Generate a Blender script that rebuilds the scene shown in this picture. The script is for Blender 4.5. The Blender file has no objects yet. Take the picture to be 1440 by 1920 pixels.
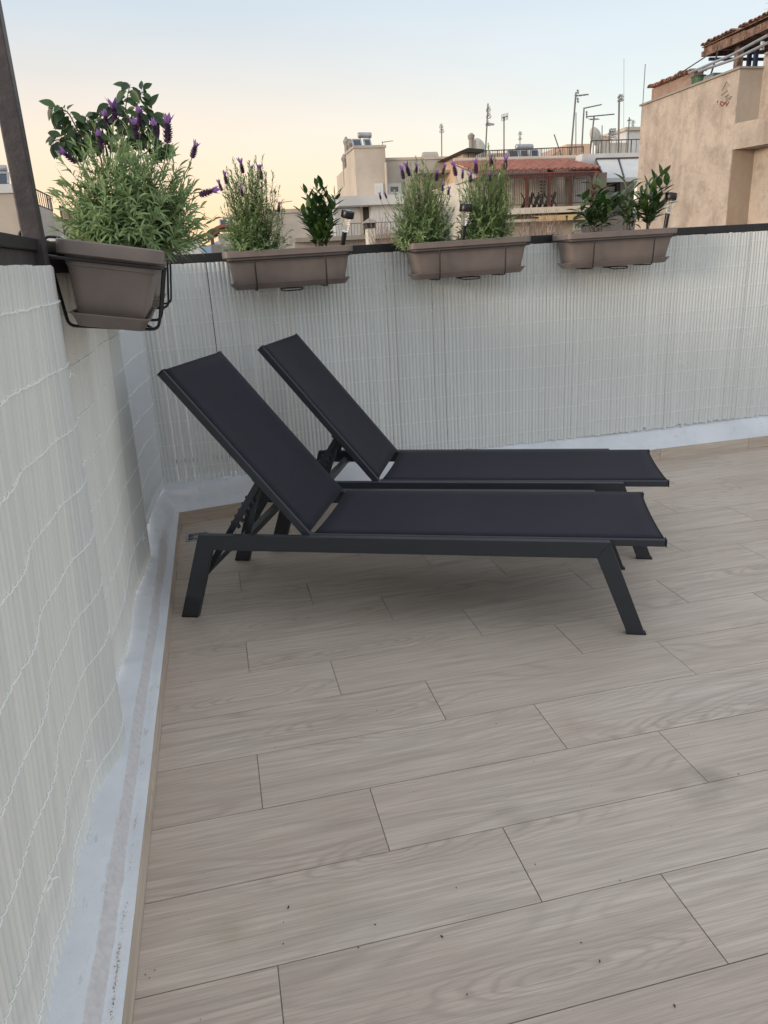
import bpy, bmesh, math, random
from mathutils import Vector, Matrix, Euler, noise as mnoise

# ------------------------------------------------------------------ camera, sky, sun, exposure
sc = bpy.context.scene
RC = ((0.9732862, -0.2240939, -0.0499592), (-0.1184506, -0.3036944, -0.9453778), (0.1966811, 0.9260408, -0.3221257))
FPX = 1377.37
CAM = Vector((0, 0, 1.4))
cam = bpy.data.cameras.new('camera')
cam.sensor_fit = 'HORIZONTAL'; cam.sensor_width = 36; cam.lens = FPX / 1440 * 36
cam.clip_start = 0.05; cam.clip_end = 12000
camo = bpy.data.objects.new('camera', cam)
sc.collection.objects.link(camo)
camo.matrix_world = Matrix(((RC[0][0], -RC[1][0], -RC[2][0], CAM.x), (RC[0][1], -RC[1][1], -RC[2][1], CAM.y),
                            (RC[0][2], -RC[1][2], -RC[2][2], CAM.z), (0, 0, 0, 1)))
sc.camera = camo
sc.render.resolution_x = 768; sc.render.resolution_y = 1024
sc.view_settings.view_transform = 'Standard'; sc.view_settings.look = 'None'
sc.view_settings.exposure = 0.12; sc.view_settings.gamma = 1

SUN_AZ, SUN_EL = math.radians(-112), math.radians(9)      # azimuth from +Y, clockwise
w = bpy.data.worlds.new('World'); sc.world = w; w.use_nodes = True
nt = w.node_tree; nt.nodes.clear()
def wn(t, **k):
    n = nt.nodes.new(t)
    for a, b in k.items(): setattr(n, a, b)
    return n
out = wn('ShaderNodeOutputWorld'); bg = wn('ShaderNodeBackground')
sky = wn('ShaderNodeTexSky', sky_type='NISHITA', sun_disc=False)
sky.sun_elevation = SUN_EL; sky.sun_rotation = SUN_AZ % (2 * math.pi)
sky.air_density = 1.0; sky.dust_density = 1.5; sky.ozone_density = 1.5
tc = wn('ShaderNodeTexCoord'); sep = wn('ShaderNodeSeparateXYZ')
nt.links.new(tc.outputs['Generated'], sep.inputs[0])
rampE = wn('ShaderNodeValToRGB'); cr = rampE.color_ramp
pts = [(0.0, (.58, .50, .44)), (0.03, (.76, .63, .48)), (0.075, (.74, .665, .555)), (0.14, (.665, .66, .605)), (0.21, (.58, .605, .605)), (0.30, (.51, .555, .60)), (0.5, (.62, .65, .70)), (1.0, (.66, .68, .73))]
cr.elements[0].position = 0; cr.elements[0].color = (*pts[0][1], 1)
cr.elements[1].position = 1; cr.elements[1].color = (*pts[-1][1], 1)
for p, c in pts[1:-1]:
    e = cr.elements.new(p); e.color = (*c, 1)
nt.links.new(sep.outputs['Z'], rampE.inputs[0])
# warmer glow low over the left horizon
dot = wn('ShaderNodeVectorMath', operation='DOT_PRODUCT')
gaz = math.radians(-14)
dot.inputs[1].default_value = (math.sin(gaz), math.cos(gaz), 0)
nt.links.new(tc.outputs['Generated'], dot.inputs[0])
mr = wn('ShaderNodeMapRange'); mr.inputs['From Min'].default_value = .72; mr.inputs['From Max'].default_value = 1.0
nt.links.new(dot.outputs['Value'], mr.inputs['Value'])
mz = wn('ShaderNodeMapRange'); mz.inputs['From Min'].default_value = .27; mz.inputs['From Max'].default_value = .0
nt.links.new(sep.outputs['Z'], mz.inputs['Value'])
mu = wn('ShaderNodeMath', operation='MULTIPLY'); nt.links.new(mr.outputs[0], mu.inputs[0]); nt.links.new(mz.outputs[0], mu.inputs[1])
mx = wn('ShaderNodeMix', data_type='RGBA'); mx.inputs['B'].default_value = (1.0, .60, .31, 1)
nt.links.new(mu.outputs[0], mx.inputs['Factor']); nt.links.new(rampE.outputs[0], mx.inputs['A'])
sk = wn('ShaderNodeMix', data_type='RGBA', blend_type='ADD'); sk.inputs['Factor'].default_value = 0.05
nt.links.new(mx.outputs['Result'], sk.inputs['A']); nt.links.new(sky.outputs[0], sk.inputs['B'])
# faint uneven veil of high cloud
cm = wn('ShaderNodeMapping'); cm.inputs['Scale'].default_value = (1.5, 1.5, 7)
cn = wn('ShaderNodeTexNoise'); cn.inputs['Scale'].default_value = 1.6; cn.inputs['Detail'].default_value = 5
nt.links.new(tc.outputs['Generated'], cm.inputs[0]); nt.links.new(cm.outputs[0], cn.inputs['Vector'])
cmr = wn('ShaderNodeMapRange'); cmr.inputs['To Min'].default_value = .93; cmr.inputs['To Max'].default_value = 1.07
nt.links.new(cn.outputs['Fac'], cmr.inputs['Value'])
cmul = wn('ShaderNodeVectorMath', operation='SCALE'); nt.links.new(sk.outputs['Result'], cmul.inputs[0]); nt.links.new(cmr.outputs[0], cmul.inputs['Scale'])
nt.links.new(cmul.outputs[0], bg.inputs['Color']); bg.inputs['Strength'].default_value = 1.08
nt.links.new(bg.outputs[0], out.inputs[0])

sl = bpy.data.lights.new('sun', 'SUN'); sl.energy = 1.7; sl.angle = math.radians(14); sl.color = (1, .84, .68)
so = bpy.data.objects.new('sun', sl); sc.collection.objects.link(so)
sd = Vector((math.sin(SUN_AZ) * math.cos(SUN_EL), math.cos(SUN_AZ) * math.cos(SUN_EL), math.sin(SUN_EL)))
so.rotation_euler = sd.to_track_quat('Z', 'Y').to_euler()

# ------------------------------------------------------------------ helpers
C = sc.collection
def ray(px, py):
    v = ((px - 720) / FPX, (py - 960) / FPX, 1)
    return Vector([sum(RC[r][c] * v[r] for r in range(3)) for c in range(3)])
def at(px, py, Y):
    """world point seen at a photo pixel on the plane y = Y"""
    d = ray(px, py); return CAM + d * (Y / d.y)
def atx(px, py, X):
    d = ray(px, py); return CAM + d * (X / d.x)

def tag(o, label=None, cat=None, group=None, kind=None):
    if label: o['label'] = label
    if cat: o['category'] = cat
    if group: o['group'] = group
    if kind: o['kind'] = kind
    return o
def thing(name, label, cat, loc=(0, 0, 0), rot=(0, 0, 0), group=None):
    o = bpy.data.objects.new(name, None); C.objects.link(o)
    o.empty_display_size = .1
    o.location = loc; o.rotation_euler = rot
    return tag(o, label, cat, group)
def rootloc(p):
    v = Vector((0, 0, 0))
    while p is not None: v += p.location; p = p.parent
    return v

class MB:
    def __init__(s): s.v = []; s.f = []; s.c = []; s.uv = []
    def add(s, vs, fs, col=None, uvs=None):
        b = len(s.v); s.v += [Vector(v) for v in vs]
        for i, f in enumerate(fs):
            s.f.append([b + k for k in f]); s.c.append(col)
            s.uv.append(uvs[i] if uvs else None)
    def box(s, x0, x1, y0, y1, z0, z1, M=None, col=None):
        vs = [Vector((x, y, z)) for z in (z0, z1) for y in (y0, y1) for x in (x0, x1)]
        if M: vs = [M @ v for v in vs]
        s.add(vs, [(0, 2, 3, 1), (4, 5, 7, 6), (0, 1, 5, 4), (2, 6, 7, 3), (0, 4, 6, 2), (1, 3, 7, 5)], col)
        return s
    def bar(s, a, b, wx, wz, col=None, up=(0, 0, 1)):
        """rectangular bar from a to b, wz along up, wx sideways"""
        a = Vector(a); b = Vector(b); d = (b - a).normalized(); u = Vector(up)
        sd_ = d.cross(u)
        if sd_.length < 1e-4: sd_ = Vector((1, 0, 0))
        sd_.normalize(); u = sd_.cross(d).normalized()
        vs = [p + sd_ * (i * wx / 2) + u * (j * wz / 2) for p in (a, b) for (i, j) in ((-1, -1), (1, -1), (1, 1), (-1, 1))]
        s.add(vs, [(0, 3, 2, 1), (4, 5, 6, 7), (0, 1, 5, 4), (1, 2, 6, 5), (2, 3, 7, 6), (3, 0, 4, 7)], col)
        return s
    def tube(s, ps, r, n=6, col=None, closed=False):
        ps = [Vector(p) for p in ps]; m = len(ps)
        rs = r if isinstance(r, (list, tuple)) else [r] * m
        vs = []; prev = None
        for i, p in enumerate(ps):
            if closed: d = (ps[(i + 1) % m] - ps[i - 1])
            else: d = (ps[min(i + 1, m - 1)] - ps[max(i - 1, 0)])
            d.normalize()
            if prev is None:
                prev = d.orthogonal().normalized()
            u = (prev - d * prev.dot(d))
            u = u.normalized() if u.length > 1e-6 else d.orthogonal().normalized()
            prev = u; q = d.cross(u)
            for k in range(n):
                a = 2 * math.pi * k / n
                vs.append(p + (u * math.cos(a) + q * math.sin(a)) * rs[i])
        fs = []
        for i in range(m if closed else m - 1):
            j = (i + 1) % m
            for k in range(n):
                l = (k + 1) % n
                fs.append((i * n + k, i * n + l, j * n + l, j * n + k))
        if not closed: fs += [tuple(range(n - 1, -1, -1)), tuple((m - 1) * n + k for k in range(n))]
        s.add(vs, fs, col); return s
    def prism(s, poly, y0, y1, col=None, ax='y'):
        """polygon in (x,z) extruded in y (ax='y') or (y,z) extruded in x (ax='x') or (x,y) in z"""
        n = len(poly)
        def P(a, b, t): return (a, t, b) if ax == 'y' else ((t, a, b) if ax == 'x' else (a, b, t))
        vs = [P(a, b, y0) for a, b in poly] + [P(a, b, y1) for a, b in poly]
        fs = [tuple(range(n)), tuple(range(2 * n - 1, n - 1, -1))] + [(i, n + i, n + (i + 1) % n, (i + 1) % n) for i in range(n)]
        s.add(vs, fs, col); return s
    def lathe(s, prof, c=(0, 0, 0), n=20, M=None, col=None):
        vs = []
        for r, z in prof:
            for k in range(n):
                a = 2 * math.pi * k / n
                v = Vector((r * math.cos(a), r * math.sin(a), z))
                if M: v = M @ v
                vs.append(v + Vector(c))
        m = len(prof)
        fs = [(i * n + k, i * n + (k + 1) % n, (i + 1) * n + (k + 1) % n, (i + 1) * n + k) for i in range(m - 1) for k in range(n)]
        fs += [tuple(range(n - 1, -1, -1)), tuple((m - 1) * n + k for k in range(n))]
        s.add(vs, fs, col); return s
    def rloft(s, loops, seg=5, cap=(True, True), col=None):
        """loops of rounded rectangles (z, halfx, halfy, radius)"""
        vs = []; n = 4 * (seg + 1)
        for z, hx, hy, r in loops:
            for q, (sx, sy) in enumerate(((1, 1), (-1, 1), (-1, -1), (1, -1))):
                for k in range(seg + 1):
                    a = math.pi / 2 * (q + k / seg)
                    vs.append((sx * (hx - r) + r * math.cos(a), sy * (hy - r) + r * math.sin(a), z))
        m = len(loops)
        fs = [(i * n + k, i * n + (k + 1) % n, (i + 1) * n + (k + 1) % n, (i + 1) * n + k) for i in range(m - 1) for k in range(n)]
        if cap[0]: fs.append(tuple(range(n - 1, -1, -1)))
        if cap[1]: fs.append(tuple((m - 1) * n + k for k in range(n)))
        s.add(vs, fs, col); return s
    def build(s, name, mat, parent=None, local=False, smooth=False, bevel=0, angle=35, recalc=True):
        me = bpy.data.meshes.new(name)
        off = Vector((0, 0, 0)) if (local or parent is None) else rootloc(parent)
        me.from_pydata([tuple(v - off) for v in s.v], [], s.f)
        if any(c is not None for c in s.c):
            at_ = me.attributes.new('tone', 'FLOAT_COLOR', 'CORNER'); k = 0
            arr = []
            for f, c in zip(s.f, s.c):
                c = c if c is not None else (.5, .5, .5)
                if not isinstance(c, (tuple, list)): c = (c, c, c)
                if c[0] == 'v':
                    for q in c[1]: arr += [q, q, q, 1.0]
                else:
                    for _ in f: arr += [c[0], c[1], c[2], 1.0]
            at_.data.foreach_set('color', arr)
        if any(u is not None for u in s.uv):
            ul = me.uv_layers.new(name='UVMap'); arr = []
            for f, u in zip(s.f, s.uv):
                for i in range(len(f)): arr += list(u[i]) if u else [0, 0]
            ul.data.foreach_set('uv', arr)
        me.materials.append(mat)
        if recalc:
            bm = bmesh.new(); bm.from_mesh(me); bmesh.ops.recalc_face_normals(bm, faces=bm.faces); bm.to_mesh(me); bm.free()
        if smooth:
            me.shade_smooth()
            if angle < 180: me.set_sharp_from_angle(angle=math.radians(angle))
        o = bpy.data.objects.new(name, me); C.objects.link(o)
        if bevel:
            b = o.modifiers.new('bevel', 'BEVEL'); b.width = bevel; b.segments = 2; b.limit_method = 'ANGLE'; b.angle_limit = math.radians(40)
        if parent is not None: o.parent = parent
        return o

# ------------------------------------------------------------------ materials
def newmat(name):
    m = bpy.data.materials.new(name); m.use_nodes = True
    t = m.node_tree; b = t.nodes['Principled BSDF']
    return m, t, b
def N(t, typ, **k):
    n = t.nodes.new(typ)
    for a, b in k.items():
        if a.startswith('i_'): n.inputs[a[2:].replace('_', ' ')].default_value = b
        else: setattr(n, a, b)
    return n
def ramp(t, stops, src):
    r = N(t, 'ShaderNodeValToRGB'); e = r.color_ramp.elements
    e[0].position = stops[0][0]; e[0].color = (*stops[0][1], 1)
    e[1].position = stops[-1][0]; e[1].color = (*stops[-1][1], 1)
    for p, c in stops[1:-1]:
        x = e.new(p); x.color = (*c, 1)
    t.links.new(src, r.inputs[0]); return r.outputs[0]
def mapping(t, scale=(1, 1, 1), src='Object'):
    c = N(t, 'ShaderNodeTexCoord'); m = N(t, 'ShaderNodeMapping'); m.inputs['Scale'].default_value = scale
    t.links.new(c.outputs[src], m.inputs[0]); return m.outputs[0]
def noise(t, vec, scale, detail=4, rough=.55, dist=0):
    n = N(t, 'ShaderNodeTexNoise'); n.inputs['Scale'].default_value = scale; n.inputs['Detail'].default_value = detail
    n.inputs['Roughness'].default_value = rough; n.inputs['Distortion'].default_value = dist
    if vec is not None: t.links.new(vec, n.inputs['Vector'])
    return n.outputs['Fac']
def mix(t, fac, a, b, blend='MIX'):
    m = N(t, 'ShaderNodeMix', data_type='RGBA', blend_type=blend)
    for nm, v in (('Factor', fac), ('A', a), ('B', b)):
        if isinstance(v, (int, float)): m.inputs[nm].default_value = v
        elif isinstance(v, tuple): m.inputs[nm].default_value = (*v, 1)
        else: t.links.new(v, m.inputs[nm])
    return m.outputs['Result']
def math_(t, op, a, b=0.0):
    m = N(t, 'ShaderNodeMath', operation=op)
    for i, v in enumerate((a, b)):
        if isinstance(v, (int, float)): m.inputs[i].default_value = v
        else: t.links.new(v, m.inputs[i])
    return m.outputs[0]
def bump(t, b, h, dist, strength=1.0):
    n = N(t, 'ShaderNodeBump'); n.inputs['Distance'].default_value = dist; n.inputs['Strength'].default_value = strength
    t.links.new(h, n.inputs['Height']); t.links.new(n.outputs[0], b.inputs['Normal'])

def simple(name, col, rough=.6, metal=0, var=.12, scale=8, bmp=0, bscale=60, spec=.5, space=(1, 1, 1)):
    m, t, b = newmat(name)
    v = mapping(t, space)
    f = noise(t, v, scale, 5)
    dk = tuple(c * (1 - var) for c in col); lt = tuple(min(1, c * (1 + var)) for c in col)
    t.links.new(ramp(t, [(.3, dk), (.7, lt)], f), b.inputs['Base Color'])
    b.inputs['Roughness'].default_value = rough; b.inputs['Metallic'].default_value = metal
    b.inputs['Specular IOR Level'].default_value = spec
    if bmp: bump(t, b, noise(t, v, bscale, 4), bmp)
    return m
def toned(name, lo, hi, rough=.6, spec=.4, trans=0, bmp=0):
    """colour picked between lo and hi by each face's own tone"""
    m, t, b = newmat(name)
    a = N(t, 'ShaderNodeAttribute', attribute_name='tone')
    c = ramp(t, [(0, lo), (1, hi)], a.outputs['Fac'])
    t.links.new(c, b.inputs['Base Color'])
    b.inputs['Roughness'].default_value = rough; b.inputs['Specular IOR Level'].default_value = spec
    if trans:
        tr = N(t, 'ShaderNodeBsdfTranslucent'); t.links.new(c, tr.inputs[0])
        ms = N(t, 'ShaderNodeMixShader'); ms.inputs[0].default_value = trans
        t.links.new(b.outputs[0], ms.inputs[1]); t.links.new(tr.outputs[0], ms.inputs[2])
        t.links.new(ms.outputs[0], t.nodes['Material Output'].inputs[0])
    return m

def wood_tile(name):
    m, t, b = newmat(name)
    uv = N(t, 'ShaderNodeUVMap', uv_map='UVMap').outputs[0]
    def mp(sx, sy):
        q = N(t, 'ShaderNodeMapping'); q.inputs['Scale'].default_value = (sx, sy, 1); t.links.new(uv, q.inputs[0]); return q.outputs[0]
    # growth rings cut lengthways: iso-lines of a stretched noise
    f1 = noise(t, mp(1.1, 5.0), 1.0, 1.5, .4, .25)
    f2 = noise(t, mp(.5, 2.0), 1.0, 1, .5)
    s = N(t, 'ShaderNodeSeparateXYZ'); t.links.new(uv, s.inputs[0])
    v = math_(t, 'ADD', math_(t, 'MULTIPLY', f1, 15), math_(t, 'MULTIPLY', s.outputs['Y'], 24))
    ring = math_(t, 'SINE', math_(t, 'MULTIPLY', v, 6.2832))
    ring = math_(t, 'POWER', math_(t, 'ADD', math_(t, 'MULTIPLY', ring, .5), .5), 3.0)
    streak = noise(t, mp(3, 90), 1.0, 4, .65)
    streak2 = noise(t, mp(1.2, 22), 1.0, 4, .6)
    streak3 = noise(t, mp(5, 300), 1.0, 3, .6)
    # nested arches of flat-sawn grain here and there
    def cell(o, per):
        f = math_(t, 'FRACT', math_(t, 'DIVIDE', s.outputs[o], per)); return math_(t, 'MULTIPLY', math_(t, 'SUBTRACT', f, .5), per)
    cu = math_(t, 'MULTIPLY', cell('X', 1.45), .17); cv = cell('Y', .52)
    rr = math_(t, 'SQRT', math_(t, 'ADD', math_(t, 'MULTIPLY', cu, cu), math_(t, 'MULTIPLY', cv, cv)))
    rr2 = math_(t, 'ADD', rr, math_(t, 'MULTIPLY', noise(t, mp(4, 14), 1.0, 3, .55), .045))
    arch = math_(t, 'POWER', math_(t, 'ADD', math_(t, 'MULTIPLY', math_(t, 'SINE', math_(t, 'MULTIPLY', rr2, 520)), .5), .5), 2.5)
    am = N(t, 'ShaderNodeMapRange'); am.inputs['From Min'].default_value = .088; am.inputs['From Max'].default_value = .045; am.inputs['To Max'].default_value = .5
    t.links.new(rr, am.inputs['Value'])
    arch = math_(t, 'MULTIPLY', arch, am.outputs[0])
    a = N(t, 'ShaderNodeAttribute', attribute_name='tone')
    big = noise(t, mp(.8, 2.2), 1.0, 3, .5)
    base = ramp(t, [(.25, (.575, .48, .385)), (.5, (.645, .55, .452)), (.75, (.70, .615, .52))], big)
    base = mix(t, .8, base, ramp(t, [(0, (.93, .915, .90)), (.5, (.97, .965, .96)), (1, (1.02, 1.025, 1.03))], a.outputs['Fac']), 'MULTIPLY')
    amp = ramp(t, [(.40, (0, 0, 0)), (.62, (1, 1, 1))], f2)
    fac = math_(t, 'MULTIPLY', math_(t, 'MULTIPLY', ring, .45), amp)
    base = mix(t, fac, base, (.33, .265, .22))
    base = mix(t, arch, base, (.36, .285, .235))
    base = mix(t, ramp(t, [(.42, (0, 0, 0)), (.72, (.6, .6, .6))], streak), base, (.37, .305, .26))
    base = mix(t, ramp(t, [(.48, (0, 0, 0)), (.72, (.62, .62, .62))], streak2), base, (.41, .345, .29))
    base = mix(t, ramp(t, [(.45, (0, 0, 0)), (.70, (.6, .6, .6))], streak3), base, (.34, .28, .24))
    # dirt: a damp-looking mark in one joint and faint ochre smears
    g = N(t, 'ShaderNodeTexCoord').outputs['Object']
    nz = noise(t, g, 14, 4)
    for (x, y, r, k, colr) in ((1.20, 1.455, .07, .55, (.24, .205, .15)), (1.12, 1.41, .08, .22, (.2, .175, .14)), (.95, 1.79, .10, .35, (.36, .27, .19)), (.62, 1.47, .07, .25, (.3, .25, .17)), (-.12, 1.32, .07, .3, (.3, .25, .15)), (.1, 1.30, .16, .2, (.3, .26, .18))):
        d = N(t, 'ShaderNodeVectorMath', operation='DISTANCE'); d.inputs[1].default_value = (x, y, 0); t.links.new(g, d.inputs[0])
        q = math_(t, 'ADD', d.outputs['Value'], math_(t, 'MULTIPLY', math_(t, 'SUBTRACT', nz, .5), r * 1.5))
        mr_ = N(t, 'ShaderNodeMapRange'); mr_.inputs['From Min'].default_value = r; mr_.inputs['From Max'].default_value = r * .15
        mr_.inputs['To Max'].default_value = k; t.links.new(q, mr_.inputs['Value'])
        base = mix(t, mr_.outputs[0], base, colr)
    dust = noise(t, g, 2.3, 6, .7)
    base = mix(t, ramp(t, [(.45, (0, 0, 0)), (.8, (.16, .16, .16))], dust), base, (.55, .53, .51))
    t.links.new(base, b.inputs['Base Color'])
    r_ = ramp(t, [(.3, (.50, .50, .50)), (.7, (.68, .68, .68))], streak2)
    t.links.new(r_, b.inputs['Roughness']); b.inputs['Specular IOR Level'].default_value = .35
    bump(t, b, math_(t, 'ADD', math_(t, 'MULTIPLY', streak, -1), math_(t, 'MULTIPLY', streak2, -.6)), .0008)
    return m
M_tile = wood_tile('wood_look_tile')
M_grout = simple('grout', (.34, .305, .27), .9, var=.25, scale=30)

def plaster_wall(name, col, stain, k=.5, scale=.6, bmp=.01, rough=.85, streaky=True, blotch=.15):
    m, t, b = newmat(name)
    v = mapping(t)
    vs = mapping(t, (1, 1, .16))
    n1 = noise(t, v, scale * 1.4, 7, .62); n2 = noise(t, vs if streaky else v, scale * 3, 6, .65); n3 = noise(t, v, scale * 12, 5, .6)
    c = ramp(t, [(.3, tuple(x * .80 for x in col)), (.5, col), (.72, tuple(min(1, x * 1.13) for x in col))], n1)
    c = mix(t, ramp(t, [(.48, (0, 0, 0)), (.72, (k, k, k))], n2), c, stain)
    c = mix(t, ramp(t, [(.62, (0, 0, 0)), (.75, (k * .6,) * 3)], n3), c, tuple(x * .7 for x in stain))
    n4 = noise(t, v, scale * 4.5, 9, .72); n5 = noise(t, v, scale * 2.2, 8, .7)
    c = mix(t, ramp(t, [(.47, (0, 0, 0)), (.66, (blotch,) * 3)], n4), c, tuple(x * .92 for x in stain))
    c = mix(t, ramp(t, [(.50, (0, 0, 0)), (.70, (blotch * .8,) * 3)], n5), c, tuple(min(1, x * 1.18) for x in col))
    t.links.new(c, b.inputs['Base Color']); b.inputs['Roughness'].default_value = rough
    bump(t, b, math_(t, 'ADD', n3, n4), bmp)
    return m
M_kerb = None
def kerb_mat():
    m, t, b = newmat('whitewashed_plaster')
    v = mapping(t); a = N(t, 'ShaderNodeAttribute', attribute_name='tone')
    n1 = noise(t, v, 5, 6, .6); n2 = noise(t, v, 38, 5, .7); brush = noise(t, mapping(t, (14, 60, 60)), 1.2, 4, .6)
    c = ramp(t, [(.3, (.65, .672, .70)), (.7, (.76, .783, .81))], n1)
    pink = ramp(t, [(.3, (.55, .53, .53)), (.7, (.67, .65, .65))], brush)
    edge = math_(t, 'ADD', a.outputs['Fac'], math_(t, 'MULTIPLY', math_(t, 'SUBTRACT', noise(t, mapping(t, (1, .5, 1)), 22, 5, .7), .5), 1.1))
    c = mix(t, ramp(t, [(.38, (0, 0, 0)), (.62, (1, 1, 1))], edge), c, pink)
    sp = N(t, 'ShaderNodeSeparateColor'); t.links.new(a.outputs['Color'], sp.inputs[0])
    # grime flecks
    n4 = noise(t, mapping(t, (1, .35, 1)), 26, 5, .75)
    fl = ramp(t, [(.61, (0, 0, 0)), (.68, (.8, .8, .8))], n4)
    c = mix(t, math_(t, 'MULTIPLY', fl, .35), c, (.27, .22, .18))
    t.links.new(c, b.inputs['Base Color']); b.inputs['Roughness'].default_value = .7
    bump(t, b, math_(t, 'ADD', math_(t, 'MULTIPLY', n2, .5), n1), .006)
    return m
M_kerb = kerb_mat()
M_grime = simple('brown_grime', (.40, .29, .17), .95, var=.4, scale=60)

def reed_mat_(name, lo, hi, trans=.08):
    m = toned(name, lo, hi, .42, .45, trans)
    return m
M_reed = reed_mat_('white_plastic_reed', (.655, .675, .66), (.77, .79, .775))
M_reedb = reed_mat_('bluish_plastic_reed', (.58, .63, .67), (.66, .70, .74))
M_wire = simple('white_plastic_cord', (.93, .94, .93), .45, var=.03)
M_rail = simple('black_painted_steel', (.018, .017, .022), .5, var=.3, scale=12, bmp=.0006, bscale=50)
M_post = simple('brown_black_painted_steel', (.060, .050, .052), .55, var=.35, scale=9, bmp=.003, bscale=45)
M_frame = simple('anthracite_powder_coat', (.030, .034, .042), .42, var=.06, spec=.5, bmp=.0001, bscale=500)
def fabric():
    m, t, b = newmat('woven_sling_fabric')
    c = N(t, 'ShaderNodeTexCoord')
    def wv(d):
        w_ = N(t, 'ShaderNodeTexWave', wave_type='BANDS', bands_direction=d); w_.inputs['Scale'].default_value = 160
        t.links.new(c.outputs['Object'], w_.inputs[0]); return w_.outputs['Fac']
    h = math_(t, 'ADD', wv('X'), wv('Y'))
    n = noise(t, c.outputs['Object'], 3, 4); n2 = noise(t, mapping(t, (1, 3, 1)), 9, 6, .75)
    col = ramp(t, [(.3, (.0105, .0095, .0185)), (.7, (.016, .0145, .027))], n)
    col = mix(t, ramp(t, [(.66, (0, 0, 0)), (.80, (.30, .30, .30))], n2), col, (.085, .085, .10))
    t.links.new(col, b.inputs['Base Color']); b.inputs['Roughness'].default_value = .75; b.inputs['Specular IOR Level'].default_value = .35
    b.inputs['Sheen Weight'].default_value = .04; b.inputs['Sheen Roughness'].default_value = .4
    bump(t, b, h, .0004, .6)
    return m
M_fabric = fabric()
M_pot = simple('taupe_plastic', (.195, .158, .142), .42, var=.15, scale=7, bmp=.0002, bscale=300)
M_soil = simple('potting_soil', (.035, .024, .018), .95, var=.5, scale=60, bmp=.01, bscale=90)
M_bracket = simple('black_coated_wire', (.014, .013, .015), .38, var=.1)
M_black = simple('black_plastic', (.012, .012, .014), .35, var=.1)
M_lav = toned('lavender_leaf', (.09, .165, .055), (.42, .55, .27), .6, .25, .25)
M_lavstem = toned('lavender_stem', (.12, .17, .06), (.24, .30, .13), .7, .2)
M_spike = toned('lavender_spike', (.045, .022, .06), (.15, .085, .17), .8, .2)
M_bract = toned('lavender_bract', (.28, .13, .40), (.50, .29, .63), .6, .2, .35)
M_gloss = toned('glossy_leaf', (.014, .042, .014), (.10, .19, .045), .36, .5, .15)
M_ficus = toned('hanging_leaf', (.018, .045, .020), (.09, .17, .05), .42, .45, .2)
M_grassy = toned('broad_blade_leaf', (.05, .10, .035), (.20, .28, .13), .5, .4, .2)
M_bark = toned('thin_bark', (.055, .04, .025), (.13, .095, .06), .8, .2)
def clear():
    m, t, b = newmat('clear_ribbed_plastic')
    b.inputs['Base Color'].default_value = (.93, .93, .9, 1); b.inputs['Roughness'].default_value = .12
    b.inputs['Transmission Weight'].default_value = .85; b.inputs['IOR'].default_value = 1.3
    return m
M_clear = clear()
M_beige = plaster_wall('beige_render', (.56, .485, .405), (.40, .34, .28), .35, .35, .004)
M_beige2 = plaster_wall('grey_beige_render', (.50, .45, .39), (.34, .30, .26), .35, .4, .004)
M_white = plaster_wall('white_render', (.66, .66, .66), (.50, .49, .47), .3, .4, .004)
M_pinkb = plaster_wall('peach_render', (.64, .44, .32), (.50, .35, .26), .35, .35, .004)
M_orange = plaster_wall('weathered_ochre_render', (.515, .432, .365), (.31, .255, .21), .95, .55, .03, blotch=.65)
M_brownr = plaster_wall('brown_pink_render', (.36, .25, .20), (.26, .18, .15), .6, 1.5, .01)
M_oldred = simple('old_broken_tile', (.27, .14, .10), .9, var=.65, scale=9)
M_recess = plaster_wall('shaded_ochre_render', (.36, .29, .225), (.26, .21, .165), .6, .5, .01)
M_notch = plaster_wall('grey_stained_render', (.42, .37, .32), (.30, .26, .22), .6, .5, .01)
M_grayr = plaster_wall('grey_cement_render', (.34, .305, .27), (.24, .21, .18), .5, .5, .01)
M_red = simple('terracotta_roof_tile', (.30, .112, .078), .8, var=.35, scale=5)
M_redp = simple('oxide_red_paint', (.27, .075, .065), .6, var=.15)
M_dark = simple('dark_opening', (.03, .027, .027), .6, var=.3)
M_glass = simple('window_glass', (.10, .11, .12), .12, var=.2, spec=.8)
M_panel = simple('solar_panel_glass', (.035, .060, .085), .18, var=.2, spec=.8)
M_steel = simple('galvanised_steel', (.42, .43, .45), .4, .6, var=.15)
M_dullmetal = simple('dull_aluminium', (.20, .19, .18), .55, .3, var=.2)
M_awn = simple('white_awning_cloth', (.66, .67, .66), .8, var=.07, scale=3)
M_awny = simple('yellow_awning_cloth', (.58, .43, .22), .85, var=.2, scale=3)
M_iron = simple('dark_iron_railing', (.07, .06, .06), .6, var=.2)
M_oldwood = simple('old_brown_timber', (.20, .125, .095), .85, var=.6, scale=9, bmp=.02, bscale=20)
M_green = simple('green_plastic_tub', (.05, .115, .06), .5, var=.3)
M_blue = simple('blue_painted_post', (.03, .05, .12), .5, var=.2)
M_twig = simple('bare_twig', (.25, .18, .155), .9, var=.3)
M_cream = simple('cream_paint', (.62, .58, .50), .7, var=.1)
M_ground = plaster_wall('dusty_ground', (.16, .14, .12), (.10, .09, .08), .5, .05, .02)
M_city = plaster_wall('hazy_hill', (.22, .26, .32), (.18, .22, .28), .5, .002, .02)  # distance haze put into the hills' bluish base colour

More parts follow.
